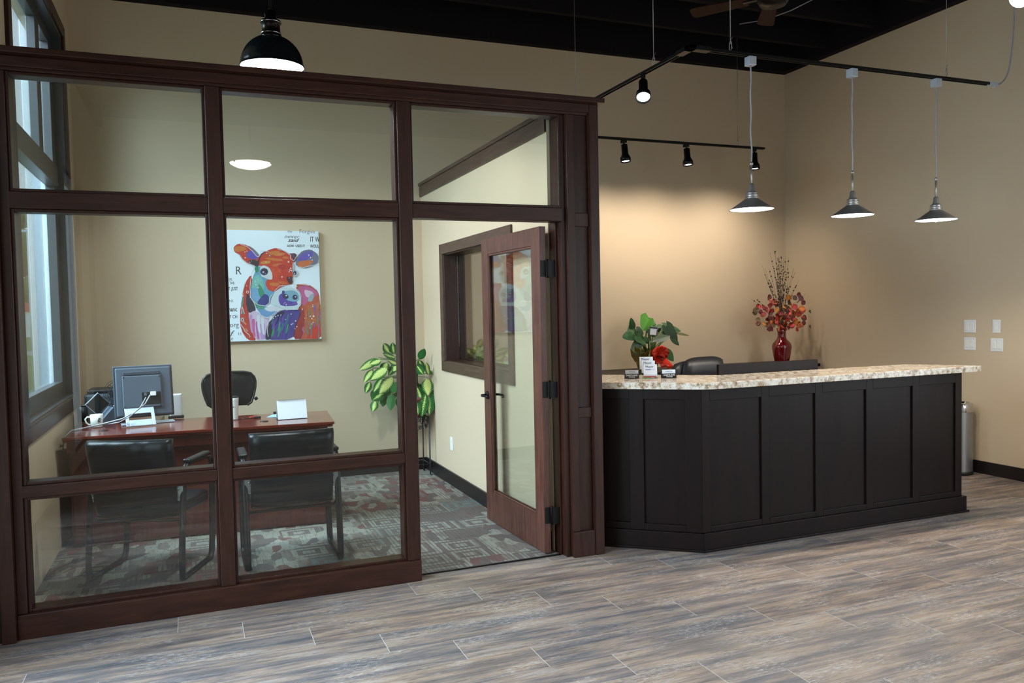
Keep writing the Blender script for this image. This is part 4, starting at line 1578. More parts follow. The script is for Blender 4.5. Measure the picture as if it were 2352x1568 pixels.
for k in range(26):
    x = rr.uniform(1110, 1320)
    y = rr.uniform(1000, 1400)
    A.stroke([(x, y), (x + rr.uniform(-8, 8), y + 35), (x + rr.uniform(-15, 15), y + rr.uniform(70, 120))], rr.uniform(5, 11), rr.choice([(140, 130, 120), ORG, (176, 116, 160), (196, 70, 50), (96, 150, 130), (150, 96, 170)]))
# neck left
A.poly([(480, 680), (410, 780), (372, 940), (340, 1150), (350, 1350), (430, 1475), (545, 1475), (480, 1300), (440, 1150), (470, 950), (500, 750)], (206, 60, 42))
A.poly([(430, 900), (470, 960), (530, 1060), (525, 1140), (440, 1145), (412, 1010)], (46, 36, 62))
for k in range(12):
    t_ = k / 12
    A.stroke([(380 - 20 * math.sin(t_ * 3) + 60 * t_ ** 3, 900 + t_ * 520), (385 + rr.uniform(-14, 14) + 60 * t_ ** 3, 950 + t_ * 500)], 13, rr.choice([(232, 110, 70), (226, 60, 40), (226, 150, 120), (120, 150, 130)]))
A.poly([(440, 1150), (530, 1110), (600, 1180), (700, 1200), (665, 1300), (640, 1466), (515, 1470), (465, 1300)], (226, 204, 232))
for x, y, c in ((470, 1190, LIL), (500, 1240, PNK), (545, 1270, (196, 110, 176)), (590, 1300, LIL), (620, 1290, (190, 150, 220)), (560, 1190, WHT), (610, 1210, WHT)):
    A.poly([(x - 20, y - 20), (x + 22, y - 30), (x + 18, y + 110), (x + 30, min(1462, y + 200)), (x, min(1460, y + 190)), (x - 12, y + 90)], c)
# chest
A.poly([(700, 1230), (820, 1110), (1060, 1095), (1085, 1140), (1010, 1300), (985, 1463), (638, 1468), (655, 1330)], (74, 58, 150))
A.poly([(715, 1220), (830, 1120), (900, 1130), (790, 1260), (730, 1350), (705, 1464), (638, 1468), (655, 1330)], (32, 28, 62))
for k in range(22):
    x = rr.uniform(740, 970)
    y = rr.uniform(1160, 1330)
    A.stroke([(x, y), (x - 12, y + 60), (x - 30, y + rr.uniform(90, 130))], rr.uniform(8, 15), rr.choice([(52, 112, 140), (60, 84, 160), PUR, GRN, (90, 66, 170), (70, 140, 140), (50, 44, 110)]))
# cheek
A.poly([(560, 590), (500, 720), (465, 880), (470, 960), (540, 1040), (640, 1062), (700, 1030), (720, 960), (770, 880), (740, 740), (700, 620), (640, 580)], (112, 176, 206))
A.poly([(500, 740), (560, 670), (630, 760), (640, 860), (560, 900), (480, 850)], MNT)
A.poly([(470, 860), (540, 830), (600, 900), (600, 1000), (520, 1010), (470, 940)], SKY)
A.poly([(520, 600), (570, 568), (576, 640), (540, 668)], GRN)
A.poly([(570, 780), (625, 860), (650, 940), (600, 990), (560, 890)], (60, 158, 120))
A.poly([(600, 950), (640, 910), (690, 935), (700, 1020), (630, 1060), (540, 1030)], (52, 56, 142))
A.poly([(520, 1030), (640, 1068), (820, 1080), (770, 1160), (660, 1200), (590, 1170), (540, 1090)], (112, 166, 216))
A.poly([(505, 990), (560, 1040), (640, 1070), (620, 1110), (540, 1080)], (80, 170, 140))
A.poly([(620, 1085), (760, 1050), (1040, 1075), (900, 1105), (780, 1120), (690, 1130)], WHT)
# temple and forehead
A.poly([(500, 540), (560, 500), (600, 435), (670, 395), (650, 480), (600, 560), (540, 592)], (72, 38, 44))
A.poly([(930, 430), (1035, 425), (1042, 500), (1000, 540), (960, 520)], (96, 62, 84))
A.poly([(575, 570), (600, 470), (640, 420), (700, 385), (790, 360), (880, 390), (960, 440), (1000, 520), (985, 640), (990, 730), (960, 800), (870, 812), (760, 892), (690, 872), (650, 800), (670, 740), (735, 735), (720, 640), (660, 580), (600, 582)], RED)
for x, y, w, h, c in ((760, 420, 70, 22, ORG), (700, 460, 60, 14, (200, 90, 40)), (830, 440, 70, 18, (230, 140, 60)), (760, 500, 110, 16, ORG), (660, 535, 60, 20, (228, 150, 60)), (800, 565, 60, 16, (220, 120, 60)), (870, 590, 70, 30, (198, 46, 26)), (780, 650, 60, 50, (228, 76, 40)), (880, 700, 60, 60, (214, 52, 28)), (760, 800, 60, 22, ORG), (860, 780, 60, 14, (220, 110, 40)), (740, 840, 50, 18, (230, 70, 30)), (900, 480, 40, 16, (230, 120, 50))):
    A.ell(x, y, w, h, c, rr.uniform(-.15, .15))
A.poly([(900, 715), (990, 700), (988, 790), (945, 804)], (84, 34, 44))
# ears
A.poly([(280, 350), (340, 308), (440, 328), (520, 380), (582, 460), (580, 492), (530, 560), (450, 552), (380, 500), (350, 440), (288, 410)], (216, 62, 38))
A.poly([(290, 345), (400, 335), (445, 380), (340, 412), (285, 400)], ORG)
A.poly([(425, 430), (500, 375), (572, 460), (560, 492), (520, 502), (440, 482)], (104, 86, 190))
A.poly([(440, 512), (540, 498), (572, 560), (500, 572)], (48, 38, 44))
A.poly([(450, 330), (520, 372), (585, 450), (560, 455), (500, 390)], (130, 130, 150))
A.poly([(1020, 560), (1040, 470), (1100, 400), (1210, 378), (1290, 430), (1314, 480), (1300, 545), (1200, 590), (1130, 602), (1060, 592)], (122, 128, 156))
A.poly([(1050, 505), (1110, 420), (1230, 398), (1246, 460), (1150, 512), (1060, 520)], (112, 92, 196))
A.poly([(1040, 535), (1120, 515), (1262, 510), (1200, 572), (1130, 600), (1050, 582)], (222, 116, 52))
# eyes
A.poly([(588, 590), (640, 568), (705, 600), (738, 680), (736, 742), (690, 742), (650, 722), (598, 702)], WHT)
A.ell(640, 648, 48, 44, (64, 54, 104))
A.ell(648, 642, 32, 34, (26, 24, 44))
A.ell(630, 652, 11, 9, (244, 246, 250))
A.ell(655, 668, 9, 6, (150, 150, 200))
A.poly([(985, 530), (1012, 560), (1000, 630), (1034, 625), (1046, 680), (1005, 722), (984, 660)], (190, 206, 214))
A.ell(1016, 664, 24, 24, (54, 44, 100))
A.ell(1010, 670, 7, 7, (240, 244, 250))
# muzzle
A.poly([(700, 1030), (750, 900), (830, 840), (960, 838), (1060, 880), (1086, 960), (1082, 1040), (1040, 1102), (900, 1100), (780, 1062)], (216, 234, 240))
A.poly([(840, 885), (990, 868), (1062, 915), (1062, 1000), (950, 1025), (880, 1000)], (132, 184, 208))
A.poly([(815, 925), (880, 895), (900, 990), (1000, 1012), (1062, 1000), (1034, 1058), (840, 1062), (808, 1000)], (92, 68, 172))
A.ell(895, 945, 40, 30, (44, 34, 84), .3)
A.ell(1012, 955, 32, 30, (44, 34, 84), -.2)
A.ell(905, 935, 12, 8, (226, 240, 246))
A.ell(1018, 950, 10, 7, (226, 240, 246))
A.ell(1058, 1015, 24, 20, (236, 242, 246))
A.ell(870, 895, 18, 22, (70, 60, 150))
# white outlines
OUT = [[(360, 320), (440, 345), (500, 400), (560, 470), (590, 460), (600, 400), (680, 405)], [(350, 440), (380, 500), (450, 550), (510, 570), (520, 600), (490, 680), (470, 790), (470, 960), (540, 1040), (640, 1062), (690, 1030), (700, 960), (740, 910)],
       [(760, 880), (820, 820), (860, 815), (900, 830), (940, 815), (980, 840), (1050, 870), (1086, 930), (1082, 1040), (1040, 1100), (900, 1105), (860, 1080)],
       [(800, 372), (880, 400), (960, 450), (960, 490), (1000, 520)], [(1000, 800), (985, 750), (990, 720), (1030, 690), (1040, 660), (1020, 630), (1040, 590), (1130, 600), (1200, 580), (1290, 560)],
       [(1000, 520), (1040, 460), (1100, 400)], [(500, 1000), (530, 1080), (590, 1170), (660, 1200), (720, 1180), (800, 1110)], [(360, 1150), (370, 1070), (395, 1150)], [(820, 1100), (740, 1190), (680, 1260), (665, 1340), (675, 1430)],
       [(350, 1280), (400, 1370), (440, 1400), (455, 1440)], [(1000, 800), (1100, 800), (1200, 812), (1290, 870)], [(400, 780), (370, 950), (345, 1100)]]
for ln in OUT:
    dense = []
    for i in range(len(ln) - 1):
        for k in range(4):
            q = k / 4
            dense.append((ln[i][0] * (1 - q) + ln[i + 1][0] * q + rr.uniform(-4, 4), ln[i][1] * (1 - q) + ln[i + 1][1] * q + rr.uniform(-4, 4)))
    dense.append(ln[-1])
    for i in range(0, len(dense) - 1):
        a, b = Vector(dense[i]), Vector(dense[i + 1])
        d = (b - a).normalized()
        n_ = Vector((-d.y, d.x)) * 3.2
        A.poly([tuple(a + n_), tuple(b + n_), tuple(b - n_), tuple(a - n_)], (240, 238, 240), 0)
A.k += 3
dots = [(412, 412), (436, 402), (414, 482), (486, 520), (468, 536), (672, 430), (706, 458), (690, 410), (662, 534), (934, 532), (1186, 452), (1228, 510), (1206, 480), (1016, 540), (852, 712), (940, 724), (534, 768), (566, 744), (564, 840), (536, 806), (426, 818), (378, 940), (696, 1050), (882, 1022), (742, 1210), (768, 1186), (798, 1176), (834, 1168), (890, 1220), (960, 1156), (962, 1282), (980, 1272), (1014, 1240), (1028, 1308), (1006, 1332), (1230, 1046), (1232, 1066), (1196, 1184), (1240, 1182), (1218, 1212), (1234, 1258), (1216, 1276), (1194, 1324), (1128, 1206), (1002, 826), (1028, 826), (960, 610), (948, 630), (940, 650), (966, 636), (900, 1045), (1100, 1100)]
for x, y in dots:
    r_ = rr.uniform(5, 9) + (5 if (x, y) in ((934, 532), (1240, 1182)) else 0)
    A.ell(x, y, r_, r_, (240, 242, 246), n=9)
for k in range(60):
    x, y = rr.choice([(rr.uniform(720, 980), rr.uniform(480, 640)), (rr.uniform(500, 600), rr.uniform(740, 840)), (rr.uniform(1150, 1260), rr.uniform(1130, 1260)), (rr.uniform(850, 1060), rr.uniform(1020, 1050))])
    A.ell(x, y, 2.6, 2.6, (236, 214, 206), n=6)
for (x, y, rx_, ry_) in ((434, 893, 16, 15), (368, 1225, 18, 24)):
    n = 14
    for k in range(n):
        a, b = 2 * PI * k / n, 2 * PI * (k + 1) / n
        A.poly([(x + rx_ * math.cos(a), y + ry_ * math.sin(a)), (x + rx_ * math.cos(b), y + ry_ * math.sin(b)), (x + (rx_ - 6) * math.cos(b), y + (ry_ - 6) * math.sin(b)), (x + (rx_ - 6) * math.cos(a), y + (ry_ - 6) * math.sin(a))], (244, 240, 240), 0)
A.m.build('cow', 'vcol', art)
PXM = .000775


def art_text(body, x, y, h, bold=0.0, shear=0.0, sx=1.0):
    u, v_ = uv((x, y))
    text_mesh('lettering', body, h * PXM * 1.38, 'ink', art, T(u, -.0009, v_) @ RX(PI / 2), shear=shear, bold=bold, sx=sx)


art_text('R', 296, 680, 104, -.0004, sx=.86)
art_text('RT', 150, 680, 56, -.0006, sx=.62)
art_text('THE PEOPL', 118, 756, 34, 0, sx=.62)
art_text('WHO THE', 130, 800, 34, 0, sx=.70)
art_text("DON'T ,JUST", 118, 872, 42, .0004, sx=.62)
art_text('ENS', 196, 1014, 32, -.0003, sx=.95)
art_text('Chanc', 166, 1126, 56, .0008, sx=.72)
art_text('OF IT CH', 138, 1212, 42, .0004, sx=.72)
art_text('Forg', 180, 1318, 62, -.0006, sx=.92)
art_text('f', 215, 1424, 70, 0, .5)
art_text('I I', 318, 1412, 34, .0002)
art_text('NEED IT', 150, 1478, 30, .0002, sx=.7)
art_text('s', 6, 1126, 52, .0008)
art_text('my', 930, 178, 34, -.0003)
art_text('Forgive', 1072, 186, 50, -.0006, sx=.98)
art_text('never', 884, 244, 46, -.0004, .45, sx=1.25)
art_text('said', 930, 288, 46, .0006, .45, sx=1.25)
art_text('IT W', 1206, 288, 66, .0006, sx=.60)
art_text('HOW  USED IT', 922, 352, 32, .0006, sx=.74)
art_text('WOUL', 1206, 362, 44, .0006, sx=.60)

# ---------------------------------------------------------------- dieffenbachia on its stand
st = thing('plant_stand', 'tall wrought iron plant stand with scrollwork in the far corner of the office', 'plant stand', (2.055, 7.905, 0))
hs = .125
SH = .60
for sx_ in (-1, 1):
    for sy_ in (-1, 1):
        m = MB()
        m.tube([(sx_ * hs, sy_ * hs, SH), (sx_ * hs, sy_ * hs, .03), (sx_ * (hs + .008), sy_ * (hs + .008), .0)], .0075, 8)
        m.ball((sx_ * (hs + .008), sy_ * (hs + .008), .008), .011, 8)
        m.build('leg', 'iron', st)
m = MB()
for z in (.12, SH):
    m.tube([(-hs, -hs, z), (hs, -hs, z), (hs, hs, z), (-hs, hs, z)], .006, 6, closed=True)
for k in range(5):
    m.tube([(-hs, -hs + 2 * hs * k / 4, SH), (hs, -hs + 2 * hs * k / 4, SH)], .004, 6)
m.build('frame_rings', 'iron', st)


def scroll(cx_, cz_, r_, turns, flip, side):
    out = []
    n = int(14 * turns)
    for k in range(n + 1):
        a = 2 * PI * k / 14
        q = r_ * (1 - .75 * k / n)
        x_, z_ = cx_ + flip * q * math.cos(a), cz_ + q * math.sin(a)
        out.append((x_, side * hs, z_) if abs(side) == 1 else (side / 2 * hs, x_, z_))
    return out


for side in (-1, 1, -2, 2):
    m = MB()
    for fl_ in (-1, 1):
        m.tube(scroll(fl_ * .060, SH - .045, .034, 1.6, fl_, side), .0038, 6)
        m.tube(scroll(fl_ * .028, SH - .105, .022, 1.5, -fl_, side), .0034, 6)
    p0 = [(-.118, SH - .02), (-.09, SH - .075), (-.045, SH - .085), (0, SH - .135), (.045, SH - .085), (.09, SH - .075), (.118, SH - .02)]
    m.tube([(a, side * hs, b) if abs(side) == 1 else (side / 2 * hs, a, b) for a, b in p0], .0036, 6)
    m.build('scrollwork', 'iron', st)
dp = thing('dieffenbachia', 'leafy green and cream variegated dieffenbachia on the iron stand', 'potted plant', (2.055, 7.905, SH + .006))
MB().lathe([(.001, 0), (.085, 0), (.09, .02), (.115, .16), (.122, .165), (.122, .19), (.112, .19), (.106, .16), (.001, .155)], 28, cap=False).build('pot', 'terra', dp)
MB().lathe([(.001, .158), (.106, .158)], 24, cap=False).build('soil', 'soil', dp)


def dl(cx_, cy_):
    return 1.511 + (cx_ - 35) * .001027 - 2.055, 1.351 - (cy_ - 122) * .001027 - SH - .006


LV = [(345, 215, 285, 125, 80), (400, 240, 385, 120, 75), (370, 260, 225, 218, 80), (230, 268, 35, 370, 78), (240, 280, 125, 322, 74), (380, 320, 280, 280, 74), (415, 300, 350, 392, 82), (290, 352, 118, 462, 98), (170, 368, 68, 492, 66), (340, 456, 198, 592, 116), (245, 460, 150, 582, 70), (140, 488, 84, 596, 66), (392, 498, 318, 592, 84), (270, 590, 138, 662, 96), (280, 610, 240, 732, 74), (322, 608, 300, 762, 84), (182, 672, 140, 772, 76), (392, 638, 425, 782, 90),
      (635, 292, 696, 185, 74), (692, 402, 556, 362, 100), (750, 445, 690, 318, 66), (768, 402, 885, 448, 50), (718, 478, 716, 642, 120), (694, 628, 618, 842, 96), (728, 658, 730, 832, 106), (818, 590, 842, 734, 54),
      (500, 300, 450, 425, 84), (520, 450, 470, 600, 88), (560, 262, 520, 175, 74), (560, 340, 620, 430, 80), (540, 620, 500, 760, 88), (600, 560, 640, 700, 84), (480, 200, 455, 110, 70), (480, 520, 420, 640, 86), (560, 700, 570, 820, 80), (440, 380, 380, 470, 80)]
rv = random.Random(11)
for k in range(16):
    a_ = rv.uniform(0, 1)
    bx_ = 330 + rv.uniform(-150, 420)
    by_ = rv.uniform(300, 640)
    sg = -1 if bx_ < 480 else 1
    LV.append((bx_, by_, bx_ + sg * rv.uniform(30, 120), by_ + rv.uniform(60, 130), rv.uniform(64, 92)))
NB = len(LV) - 16
fo, stm = MB(), MB()
for i, (bx_, by_, tx_, ty_, w_) in enumerate(LV):
    a, b = dl(bx_, by_), dl(tx_, ty_)
    depth = -.20 * math.cos((a[0]) * 3.5) * rv.uniform(.2, 1.0)
    if i >= NB:
        depth = rv.uniform(.0, .12)
    if i in (0, 1, 26, 28, 32):
        depth = rv.uniform(-.02, .1)
    a, b = (a[0] * (.80 if a[0] > 0 else 1), a[1]), (min(b[0] * (.78 if b[0] > 0 else 1), .165), b[1])
    B_ = Vector((a[0], depth, a[1]))
    T_ = Vector((b[0], depth - rv.uniform(.0, .06), b[1]))
    d = T_ - B_
    nr = Vector((rv.uniform(-.25, .25), -1.0, rv.uniform(.15, .75)))
    dark = rv.uniform(.25, .7)
    if i in (15, 14, 18, 21, 25, 12):
        dark = 1.05
    if i in (7, 9, 22, 3, 6):
        dark = .12
    fo.leaf(B_, d, nr, d.length * 1.03, w_ * .001027 * 1.08, curl=-.10, fold=-.05, nu=9, nv=4, rnd=dark)
    root = Vector((rv.uniform(-.04, .04), rv.uniform(-.04, .04), .15))
    mid_ = Vector((root.x + (B_.x - root.x) * .35, root.y + (B_.y - root.y) * .3, max(.2, B_.z * .75 + .12)))
    stm.tube([root, mid_, B_ + Vector((0, .01, .01)), B_ + d * .1], [.008, .006, .004, .003], 6)
fo.build('foliage', 'varleaf', dp)
stm.build('stems', 'stem', dp)

# wall outlet and switches
t = thing('wall_outlet', 'white electrical outlet low on the office side wall', 'outlet', (XO, 7.25, .40))
box(-.006, 0, -.042, .042, -.062, .062).build('plate', 'white', t, .003)
for z in (-.022, .022):
    box(-.009, -.006, -.018, .018, z - .016, z + .016).build('socket', 'ceramic', t, .002)
for (y_, z_, n_, lab) in ((5.551, 1.409, 2, 'double white rocker switch, upper left of the four on the right wall'), (5.275, 1.412, 1, 'single white rocker switch, upper right on the right wall'),
                          (5.551, 1.240, 2, 'double white rocker switch, lower left of the four on the right wall'), (5.270, 1.238, 2, 'double white rocker switch, lower right on the right wall')):
    t = thing('light_switch', lab, 'light switch', (XR, y_, z_), 0, 'white switch plates on the right wall')
    hw_ = .062 if n_ == 2 else .040
    box(-.006, 0, -hw_, hw_, -.062, .062).build('plate', 'white', t, .003)
    for k in range(n_):
        yy = 0 if n_ == 1 else (-.025, .025)[k]
        box(-.0095, -.006, yy - .018, yy + .018, -.036, .036).build('rocker', 'ceramic', t, .002)

# ---------------------------------------------------------------- reception things
# executive chair
t = thing('executive_chair', 'padded black leather executive chair behind the reception counter', 'chair', (3.99, 6.05, 0), .12)


def cushion(w, h, th, z, y_, name, par, mat='leather2', topround=.12, tilt=0.0):
    m_ = MB()
    N_, K = 12, 10
    v_, f_ = [], []
    for s_ in (-1, 1):
        for i in range(K + 1):
            zz = -1 + 2 * i / K
            for k in range(N_ + 1):
                q = -1 + 2 * k / N_
                ed = (1 - abs(q) ** 6) * (1 - abs(zz) ** 6)
                wv = w * (1 - topround * max(0, zz) ** 3)
                hz = h * zz * (1 - .10 * abs(q) ** 4)
                v_.append((q * wv, s_ * th * (.15 + .85 * ed ** .5), hz))
    nk_ = N_ + 1
    off_ = (K + 1) * nk_
    for i in range(K):
        for k in range(N_):
            a = i * nk_ + k
            f_.append((a, a + 1, a + nk_ + 1, a + nk_))
            f_.append((off_ + a, off_ + a + nk_, off_ + a + nk_ + 1, off_ + a + 1))
    for i in range(K):
        for k, fl__ in ((0, 1), (N_, 0)):
            a = i * nk_ + k
            q_ = (a, a + nk_, off_ + a + nk_, off_ + a)
            f_.append(q_ if fl__ else q_[::-1])
    for k in range(N_):
        f_.append((k, off_ + k, off_ + k + 1, k + 1))
        a = K * nk_ + k
        f_.append((a, a + 1, off_ + a + 1, off_ + a))
    m_.add(v_, f_, smooth=True, M4=T(0, y_, z) @ RX(tilt))
    return m_.build(name, mat, par)


cushion(.235, .33, .065, .90, -.30, 'backrest', t, tilt=.12)
cushion(.325, .27, .050, .93, -.245, 'back_wings', t, topround=.18, tilt=.12)
cushion(.27, .26, .06, .52, .02, 'seat', t, tilt=PI / 2)
for s_ in (-1, 1):
    m = MB()
    m.tube([(s_ * .29, -.22, .56), (s_ * .31, -.18, .74), (s_ * .31, .12, .76), (s_ * .29, .16, .52)], .018, 8)
    m.build('armrest', 'blackp', t)
MB().tube([(0, 0, .09), (0, 0, .48)], .028, 12).build('gas_post', 'blackm', t)
for k in range(5):
    a = 2 * PI * k / 5 + .3
    lg = MB().tube([(0, 0, .10), (.30 * math.cos(a), .30 * math.sin(a), .07)], .020, 8).build('leg', 'blackp', t)
    MB().lathe([(.001, -.012), (.028, -.010), (.028, .010), (.001, .012)], 14, M4=T(.30 * math.cos(a), .30 * math.sin(a), .030) @ RZ(a) @ RX(PI / 2)).build('caster', 'blackp', lg)

# card holders on the granite
GZ = 1.1465


def desk_card(loc, rz, label):
    t_ = thing('card_holder', label, 'card holder', loc, rz, 'black business card holders on the granite')
    m_ = MB()
    m_.box(-.052, .052, -.016, -.012, 0, .034)
    m_.box(-.052, .052, -.016, .030, 0, .006)
    m_.box(-.052, .052, .020, .026, 0, .055, M4=RX(-.12))
    m_.build('holder', 'blackcard', t_, .0015)
    MB().box(-.047, .047, -.004, .006, .006, .060, M4=RX(-.10)).build('business_cards', 'paper', t_)
    text_mesh('holder_lettering', 'DAIRYLAND', .0155, 'white', t_, T(0, -.0165, .0185) @ RX(PI / 2), 'CENTER', bold=.0003, sx=.98)
    text_mesh('holder_lettering', 'CYCLE', .0115, 'white', t_, T(0, -.0165, .0075) @ RX(PI / 2), 'CENTER', bold=.0003, sx=1.3)
    MB().box(-.022, .026, -.0048, -.0040, .047, .0495, M4=RX(-.10)).build('card_line', 'greyp', t_)
    return t_


desk_card((2.93, 5.035, GZ), -.55, 'black card holder at the left end of the granite counter top')
desk_card((3.165, 4.915, GZ), -.35, 'black card holder on the granite, right of the acrylic leaflet stand')
t = thing('leaflet_stand', 'clear acrylic stand holding three tiers of white cards on the granite', 'card stand', (3.045, 4.985, GZ), -.45)
m = MB()
m.box(-.058, .058, -.040, -.037, 0, .030)
m.box(-.058, .058, -.040, .055, 0, .003)
m.box(-.058, -.055, -.040, .055, .003, .028)
m.box(.055, .058, -.040, .055, .003, .028)
m.build('acrylic_body', 'acrylic', t)
for k in range(3):
    yy, zz, xx = -.028 + k * .022, .012 + k * .026, -.012 * k + .006
    c_ = MB().box(-.048, .048, -.004, .004, 0, .090, M4=T(xx, yy, zz) @ RX(-.22)).build('card_stack', 'paper', t)
    mm = T(xx, yy, zz) @ RX(-.22) @ T(-.034, -.0046, .066) @ RX(PI / 2)
    text_mesh('lettering', 'Meyer', .023, 'greyp', c_, mm)
    MB().box(-.034, .002, -.0050, -.0042, .050, .0535, M4=T(xx, yy, zz) @ RX(-.22)).build('blue_line', 'bluei', c_)
    MB().box(.002, .036, -.0050, -.0042, .0515, .0525, M4=T(xx, yy, zz) @ RX(-.22)).build('grey_line', 'greyp', c_)
MB().box(-.045, .045, -.0365, -.0355, .010, .018).build('orange_strip', 'redsat', t)

# monstera in gold wrapping with a red bow
mo = thing('monstera_plant', 'potted monstera in gold foil with a big red bow on the credenza', 'potted plant', (4.74, 7.80, CZ))


def ml(cx_, cy_):
    return 4.757 + (cx_ - 850) * .000873 - 4.74, 1.596 - (cy_ - 248) * .000753 - CZ


GP = MB()
n = 40
prof_ = [(.09, 0), (.105, .03), (.125, .10), (.145, .17), (.175, .21)]
v, f = [], []
rg_ = random.Random(5)
for i, (r_, z_) in enumerate(prof_):
    for k in range(n):
        a = 2 * PI * k / n
        cr = r_ * (1 + (.07 * (i + 1) / 5) * math.sin(k * 2.5) + rg_.uniform(-.04, .04) * (i / 2))
        v.append((cr * math.cos(a), cr * math.sin(a), z_ + (rg_.uniform(-.03, .04) if i == 4 else 0)))
for i in range(len(prof_) - 1):
    for k in range(n):
        k2 = (k + 1) % n
        f.append((i * n + k, i * n + k2, (i + 1) * n + k2, (i + 1) * n + k))
f.append(list(range(n))[::-1])
GP.add(v, f)
GP.add([(-.16, -.10, .15), (-.30, -.14, .26), (-.26, -.10, .17), (-.20, -.08, .10)], [(0, 1, 2, 3)])
GP.add([(-.14, -.10, .17), (-.19, -.16, .25), (-.23, -.12, .28), (-.20, -.06, .16)], [(0, 1, 2, 3)])
GP.add([(.10, -.12, .17), (.20, -.12, .23), (.22, -.05, .20), (.16, -.02, .15)], [(0, 1, 2, 3)])
GP.build('gold_wrap', 'goldf', mo, solid=.0012)
MB().lathe([(.001, .15), (.12, .15)], 24, cap=False).build('soil', 'soil', mo)
# bow
bw = MB()
bcx, bcz = ml(870, 860)
for k, (a, L_, tilt) in enumerate(((2.9, .12, .2), (2.3, .11, .5), (1.7, .10, .3), (1.1, .11, .5), (.45, .12, .2), (.0, .11, .4), (3.5, .10, .1), (-.5, .09, .3))):
    d = Vector((math.cos(a), -.5, math.sin(a) * .8)).normalized()
    sd = Vector((-math.sin(a), .25, math.cos(a))).normalized()
    wv = .034
    pts_ = []
    for q in range(11):
        ph = 2 * PI * q / 10
        c_ = Vector((bcx, -.165, bcz)) + d * (L_ * .5 * (1 - math.cos(ph))) + Vector((0, -.5, .5)).normalized() * (.032 * math.sin(ph))
        pts_.append(c_)
    v = []
    for c_ in pts_:
        v += [c_ - sd * wv, c_ + sd * wv]
    bw.add(v, [(2 * i, 2 * i + 1, 2 * i + 3, 2 * i + 2) for i in range(10)], smooth=True)
for dx, L_ in ((.01, .15), (.05, .165), (-.02, .11)):
    v = []
    for i in range(7):
        q = i / 6
        c_ = Vector((bcx + dx + q * (.05 + dx), -.175 + .02 * math.sin(q * 5), bcz - q * L_))
        v += [c_ + Vector((-.03 - .015 * q, 0, 0)), c_ + Vector((.03 + .02 * q, .012, .01))]
    bw.add(v, [(2 * i, 2 * i + 1, 2 * i + 3, 2 * i + 2) for i in range(6)], smooth=True)
bw.build('red_bow', 'redsat', mo, solid=.0012)
G1, G2, G3 = rgb(84, 156, 40), rgb(30, 84, 30), rgb(18, 56, 24)
MLV = [(795, 320, 690, 492, .20, G1, 'heart', -.10, .1), (640, 480, 600, 330, .11, G2, 'heart', .02, .3), (610, 560, 435, 590, .14, G2, 'heart', -.05, .4), (880, 400, 985, 420, .14, G2, 'oval', .06, .5), (880, 440, 950, 545, .09, G2, 'oval', .05, .3),
       (1110, 598, 800, 640, .11, G3, 'oval', -.10, 1.4), (1100, 450, 1245, 655, .17, G3, 'heart', -.04, .4), (1120, 450, 1345, 515, .13, G2, 'heart', .03, .9), (1140, 600, 1260, 735, .09, G3, 'oval', -.05, .5), (1240, 560, 1450, 598, .035, rgb(92, 96, 52), 'oval', 0, .5), (1110, 440, 990, 455, .06, G2, 'oval', .05, 1.2), (1060, 480, 1110, 590, .10, rgb(60, 118, 44), 'oval', -.02, .3),
       (740, 620, 545, 800, .11, rgb(60, 84, 48), 'oval', -.06, .3), (640, 580, 730, 700, .13, rgb(52, 96, 40), 'heart', -.08, .4), (780, 600, 800, 700, .10, G2, 'oval', -.02, .4), (1040, 790, 1150, 965, .12, G2, 'oval', -.08, .3), (700, 840, 560, 885, .06, G2, 'oval', -.06, .7), (640, 780, 560, 850, .08, rgb(60, 90, 44), 'oval', -.08, .5), (700, 500, 780, 560, .12, G3, 'heart', .04, .3), (860, 460, 900, 560, .11, G3, 'oval', .02, .3), (980, 790, 1000, 810, .03, G2, 'oval', -.05, .3), (690, 470, 580, 520, .13, G2, 'heart', .06, .4), (900, 380, 820, 300, .14, G2, 'heart', .08, .5), (1180, 470, 1100, 560, .12, G3, 'heart', .05, .5), (760, 540, 640, 640, .12, G3, 'oval', .05, .6), (930, 520, 1010, 600, .11, G2, 'oval', .06, .4), (1000, 470, 1080, 520, .10, G2, 'oval', .08, .8)]
fo, stm = MB(), MB()
for i, (bx_, by_, tx_, ty_, w_, c_, sh, dy, up_) in enumerate(MLV):
    a, b = ml(bx_, by_), ml(tx_, ty_)
    B_, T_ = Vector((a[0], dy, a[1])), Vector((b[0], dy - .04, b[1]))
    d = T_ - B_
    fo.leaf(B_, d, (0.1 * math.sin(i), -1, up_), d.length * 1.05, w_, curl=.12, fold=-.06, nu=8, nv=4, col=c_, shape=sh)
    root = Vector((rg_.uniform(-.05, .05), rg_.uniform(-.05, .05), .14))
    stm.tube([root, root.lerp(B_, .5) + Vector((0, 0, .03)), B_, B_ + d * .08], [.007, .006, .0045, .003], 6)
for x0_, z0_, x1_, z1_ in ((905, 375, 985, 395), (900, 420, 975, 425), (905, 460, 960, 500), (575, 350, 600, 470), (560, 430, 600, 480)):
    pass
fo.build('foliage', 'monleaf', mo)
stm.build('stems', 'stem', mo)
a = ml(820, 515)
pk = MB().box(-.055, .055, -.001, .001, -.045, .045, M4=T(a[0], -.16, a[1]) @ RY(.12)).build('care_tag', 'paper', mo)
m = MB()
m.box(-.055, -.045, -.002, -.001, -.045, .045, M4=T(a[0], -.16, a[1]) @ RY(.12))
m.box(.038, .052, -.002, -.001, -.045, .02, M4=T(a[0], -.16, a[1]) @ RY(.12))
m.box(-.05, .05, -.002, -.001, .025, .042, M4=T(a[0], -.16, a[1]) @ RY(.12))
m.build('tag_print', 'ink', pk)
